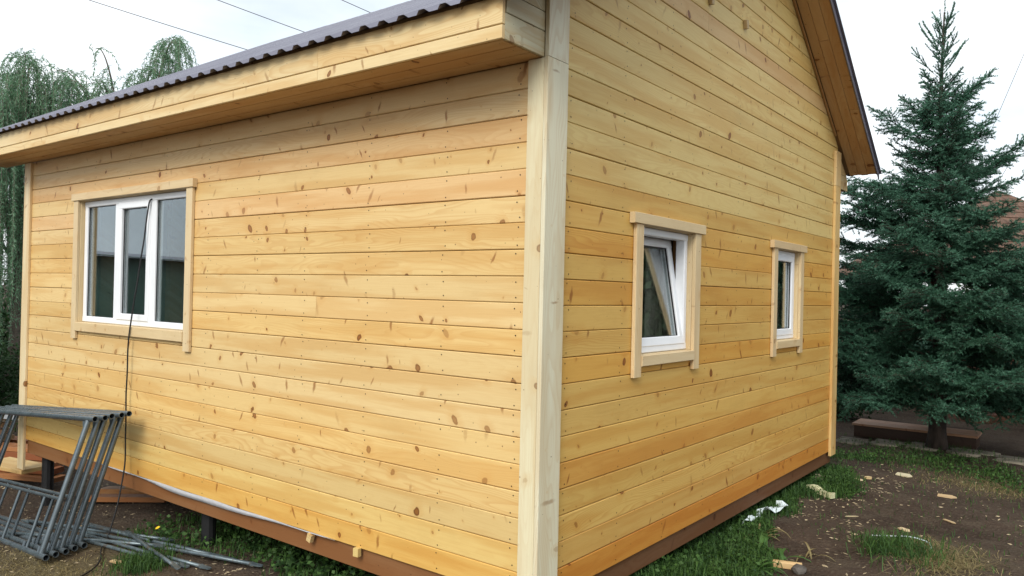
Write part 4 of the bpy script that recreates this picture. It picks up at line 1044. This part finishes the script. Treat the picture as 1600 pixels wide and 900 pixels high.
weed((.05, 2.2), 10, .24, .012, 'dark strappy plant close to the beam above the bottom edge', mat='shrub_leaf')
weed((1.08, 2.95), 8, .20, .010, 'broad-bladed tuft in the green patch at the lower right')
weed((.72, 6.95), 12, .20, .010, 'bright grass-like plant at the foot of the spruce trunk')
WG = 'leafy weeds growing in the dark under the front beam'
for i, (x, y) in enumerate(((-1.9, .25), (-2.15, .12), (-2.4, .3), (-2.6, .45), (-1.6, .2), (-2.9, .35), (-2.0, .5))):
    o = weed((x, y), 12, .16, .022, ['weed in the dark under the front beam, third from the corner', 'nearest weed under the front beam, beside the pile', 'weed under the front beam behind the brace pipe tips', 'weed deep under the front beam, left of the others', 'weed closest to the house corner under the front beam', 'leftmost weed beside the black pile under the beam', 'rearmost weed under the front beam near the corner'][i], mat='shrub_leaf', up=1.1); o['group'] = WG
# yellow flower
fl = empty('flower', (-3.66, .02, float(gz(-3.66, .02))), label='single yellow flower behind the brace pipes', category='flower')
obj('stem', MB().tube([(0, 0, 0), (.01, 0, .12)], .002, 5).mesh('stem'), 'reed_leaf', fl)
V, F = [(0, 0, .122)], []
for k in range(16):
    a = 2*math.pi*k/16; rr = .022 if k % 2 else .014; V.append((rr*math.cos(a), rr*math.sin(a), .126))
F = [(0, 1+k, 1+(k+1) % 16) for k in range(16)]
obj('petals', mesh('petals', V, F), 'flower', fl, (.01, 0, 0), (.5, 0, 0))

# ------------------------------------------------------------------ litter on the earth
def at(x, y, dz=0): return (x, y, float(gz(x, y))+dz)
mb = MB(); mb.box(-.095, .095, -.022, .022, 0, .042, .003); obj('wood_offcut', fixn(mb.mesh('wood_offcut')), 'wood', None, at(.56, 2.24, .004), (.1, -.05, .15), (.66, .47, .25), label='short yellow wood offcut lying in the grass at the bottom edge', category='offcut')
def lump(name, loc, r, mat, label, cat, seed, sc=(1, 1, .7)):
    import bmesh
    b = bmesh.new(); bmesh.ops.create_icosphere(b, subdivisions=2, radius=r); q = random.Random(seed)
    for v in b.verts: v.co *= q.uniform(.82, 1.12); v.co = Vector((v.co.x*sc[0], v.co.y*sc[1], v.co.z*sc[2]))
    me = bpy.data.meshes.new(name); b.to_mesh(me); b.free(); return obj(name, me, mat, None, loc, label=label, category=cat)
lump('stone', at(.66, 2.17, .02), .05, 'dark_stone', 'dark round stone in front of the yellow offcut', 'stone', 3)
# foam insulation strip
V = []; F = []
for i in range(9):
    f = i/8; x_ = -.14+.28*f; yb = .012*math.sin(f*5); zt = .055+.012*math.sin(f*7)-.01*f
    V += [(x_, yb-.03, 0), (x_, yb+.03, 0), (x_, yb+.028, zt), (x_, yb-.028, zt)]
for i in range(8):
    for j in range(4): F.append((4*i+j, 4*i+(j+1) % 4, 4*i+4+(j+1) % 4, 4*i+4+j))
F += [(0, 3, 2, 1), (32, 33, 34, 35)]
obj('foam_strip', fixn(mesh('foam_strip', V, F)), 'foam', None, at(.17, 4.42, .015), (0, .05, -.35), label='pale yellow strip of insulation foam at the grass edge', category='foam')
# crumpled plastic film
V = []; F = []; n = 16
for i in range(n):
    f = i/(n-1); x_ = -.02+.09*f+.02*math.sin(f*9); y_ = 2.93+.66*f; w_ = .012+.035*max(0, f-.55)*2+.01*abs(math.sin(f*17)); z_ = .05+.05*max(0, f-.6)*2+.02*math.sin(f*13)
    for s in (-1, 0, 1): V.append((x_+s*w_, y_, float(gz(x_, y_))+z_+(.025*math.sin(f*21+s*2) if s else .012)))
for i in range(n-1):
    for s in (0, 1): F.append((3*i+s, 3*i+s+1, 3*i+4+s, 3*i+3+s))
me = mesh('plastic_film', V, F, False); o = obj('plastic_film', me, 'plastic', label='crumpled whitish plastic film in the grass under the gable wall', category='plastic film')
md = o.modifiers.new('thick', 'SOLIDIFY'); md.thickness = .0015
pp = [at(.86, 3.30, .03), at(1.0, 3.33, .045), at(1.12, 3.36, .05), at(1.22, 3.40, .035), at(1.27, 3.36, .02), at(1.28, 3.28, .015)]
obj('pale_stick', MB().tube(smooth_path(pp, 4), .0055, 6).mesh('pale_stick', True), 'plastic', label='thin pale bent stick lying over the green tuft', category='stick')
def chipobj(x, y, l, w_, th, rz, col, label, tilt=(.1, .05)):
    mb = MB(); mb.prism([(-l/2, -w_*.3), (l*.2, -w_/2), (l/2, -w_*.1), (l*.3, w_/2), (-l*.4, w_*.45)], 0, th, 2)
    obj('wood_chip', fixn(mb.mesh('wood_chip')), 'wood', None, at(x, y, .006), (tilt[0], tilt[1], rz), col, label=label, category='wood chip', group='wood chips on the earth')
chipobj(1.11, 5.22, .17, .07, .012, .35, (.55, .42, .26), 'large pale wood chip in the bare earth at mid right')
chipobj(.98, 3.95, .10, .05, .01, -.3, (.62, .52, .36), 'pale triangular chip in the hollow above the green tuft')
chipobj(.62, 5.86, .16, .10, .012, .1, (.60, .54, .38), 'pale splintered chip near the grass before the spruce')
chipobj(.36, 5.45, .08, .05, .02, 1.0, (.60, .48, .28), 'small yellow chip right of the back corner')
chipobj(.30, 5.30, .09, .03, .012, .2, (.66, .55, .36), 'flat yellow sliver near the back corner')
chipobj(1.25, 4.4, .12, .022, .008, -.5, (.50, .40, .26), 'thin splinter in the earth at the right')
chipobj(.55, 4.0, .14, .016, .006, .9, (.46, .38, .24), 'thin grey-yellow splinter in the earth by the grass edge')
chipobj(-3.35, -.5, .10, .04, .01, .4, (.55, .42, .25), 'wood chip beside the power cord on the ground')
chipobj(-.02, 5.05, .09, .06, .04, .5, (.52, .46, .34), 'pale square chunk in the grass near the back corner')
# fine chips and splinters, beyond counting
def chips(n, fn, box, label, smin=.005, smax=.026):
    P0 = scatter(n, fn, *box); V = []
    for (x, y) in P0:
        a = rng.uniform(0, 6.28); l = rng.uniform(smin, smax); w_ = l*rng.uniform(.12, .5); d = np.array([math.cos(a), math.sin(a), rng.uniform(-.2, .2)]); s = np.array([-d[1], d[0], rng.uniform(-.3, .3)])
        c = np.array([x, y, float(gz(x, y))+.005]); V += [c-d*l, c+s*w_, c+d*l, c-s*w_]
    obj('wood_chips', npmesh('wood_chips', np.array(V), 4), 'chip', kind='stuff', label=label)
chips(620, lambda x, y: .15+.85*clump(x, y, 5), (-.1, 2.4, 2.2, 6.6), 'fine wood chips strewn over the earth on the right')
chips(1700, lambda x, y: .15+.85*clump(x, y, 5), (-7.4, -2.2, -1.3, 1.6), 'fine wood chips strewn over the earth round the scaffold')
chips(350, lambda x, y: clump(x, y, 6), (-.1, .7, 3.5, 5.6), 'pale crumbs lying in the grass by the back corner', .01, .03)

# ------------------------------------------------------------------ overhead wires
def wire(a, b, sag, label, r=.012):
    A, B = Vector(a), Vector(b); pts = []
    for i in range(25):
        t = i/24; p = A.lerp(B, t); p.z -= sag*4*t*(1-t); pts.append(p)
    obj('overhead_wire', MB().tube(pts, r, 5).mesh('overhead_wire', True), 'wire', label=label, category='wire', group='overhead wires')
def ext(a, b, k0, k1):
    A, B = Vector(a), Vector(b); return tuple(A+(A-B)*k0), tuple(B+(B-A)*k1)
a, b = ext((-23.694, 8.291, 10.752), (-19.722, 11.351, 9.309), 1.2, 1.4); wire(a, b, .12, 'leftmost thin overhead wire crossing the white sky')
a, b = ext((-20.402, 10.817, 10.846), (-18.249, 12.478, 9.912), 2.2, 2.2); wire(a, b, .12, 'middle overhead wire running down behind the roof')
a, b = ext((-17.275, 13.217, 10.936), (-16.529, 13.793, 10.542), 6, 5); wire(a, b, .1, 'overhead wire nearest the roof peak at the top edge')
a, b = ext((.111, 26.574, 9.774), (-1.308, 25.519, 5.375), .8, .3); wire(a, b, .1, 'left of the two steep wires beside the spruce', .008)
a, b = ext((.151, 26.626, 6.974), (-.201, 26.363, 6.196), 5, 4); wire(a, b, .05, 'right of the two steep wires beside the spruce', .008)
a, b = ext((-.56, 26.098, 4.816), (.181, 26.667, 4.83), 1.0, 4); wire(a, b, .05, 'level wire just above the brown gazebo roof', .014)

# ------------------------------------------------------------------ neighbours that only the panes reflect
nb = empty('neighbour_house', (-13.5, -5.2, -.55), (0, 0, rad(-25)), label='dark green neighbouring house mirrored in the wide window', category='house')
mb = MB(); mb.box(-2.2, 2.2, -7, 5.5, 0, 2.55); obj('wall', mb.mesh('wall'), 'green_wall', nb)
mb = MB(); mb.prism([(-2.4, 2.52), (2.4, 2.52), (0, 2.72)], -7.3, 5.8, 1); obj('roof', fixn(mb.mesh('roof')), 'roof_metal', nb)
mb = MB(); mb.box(2.2, 2.24, -1.2, -.3, 1.0, 2.0, 0); obj('window', mb.mesh('window'), 'upvc', nb)
for (x, y, rx, rz, lb) in ((5.8, 13.6, 2.1, 6.5, 'dark tree right of the gazebo, mirrored in the tilted gable window'), (8.6, 18.5, 2.8, 7.5, 'farther dark tree mirrored beside the first in the tilted window'), (5.2, 19.5, 2.4, 7.0, 'dark tree behind the gazebo mirrored in the shut gable window')):
    shrub('leafy_tree', (x, y), rx, rz, 5200, lb, leaf=(.26, .11), cat='tree', group='dark trees mirrored in the gable windows')
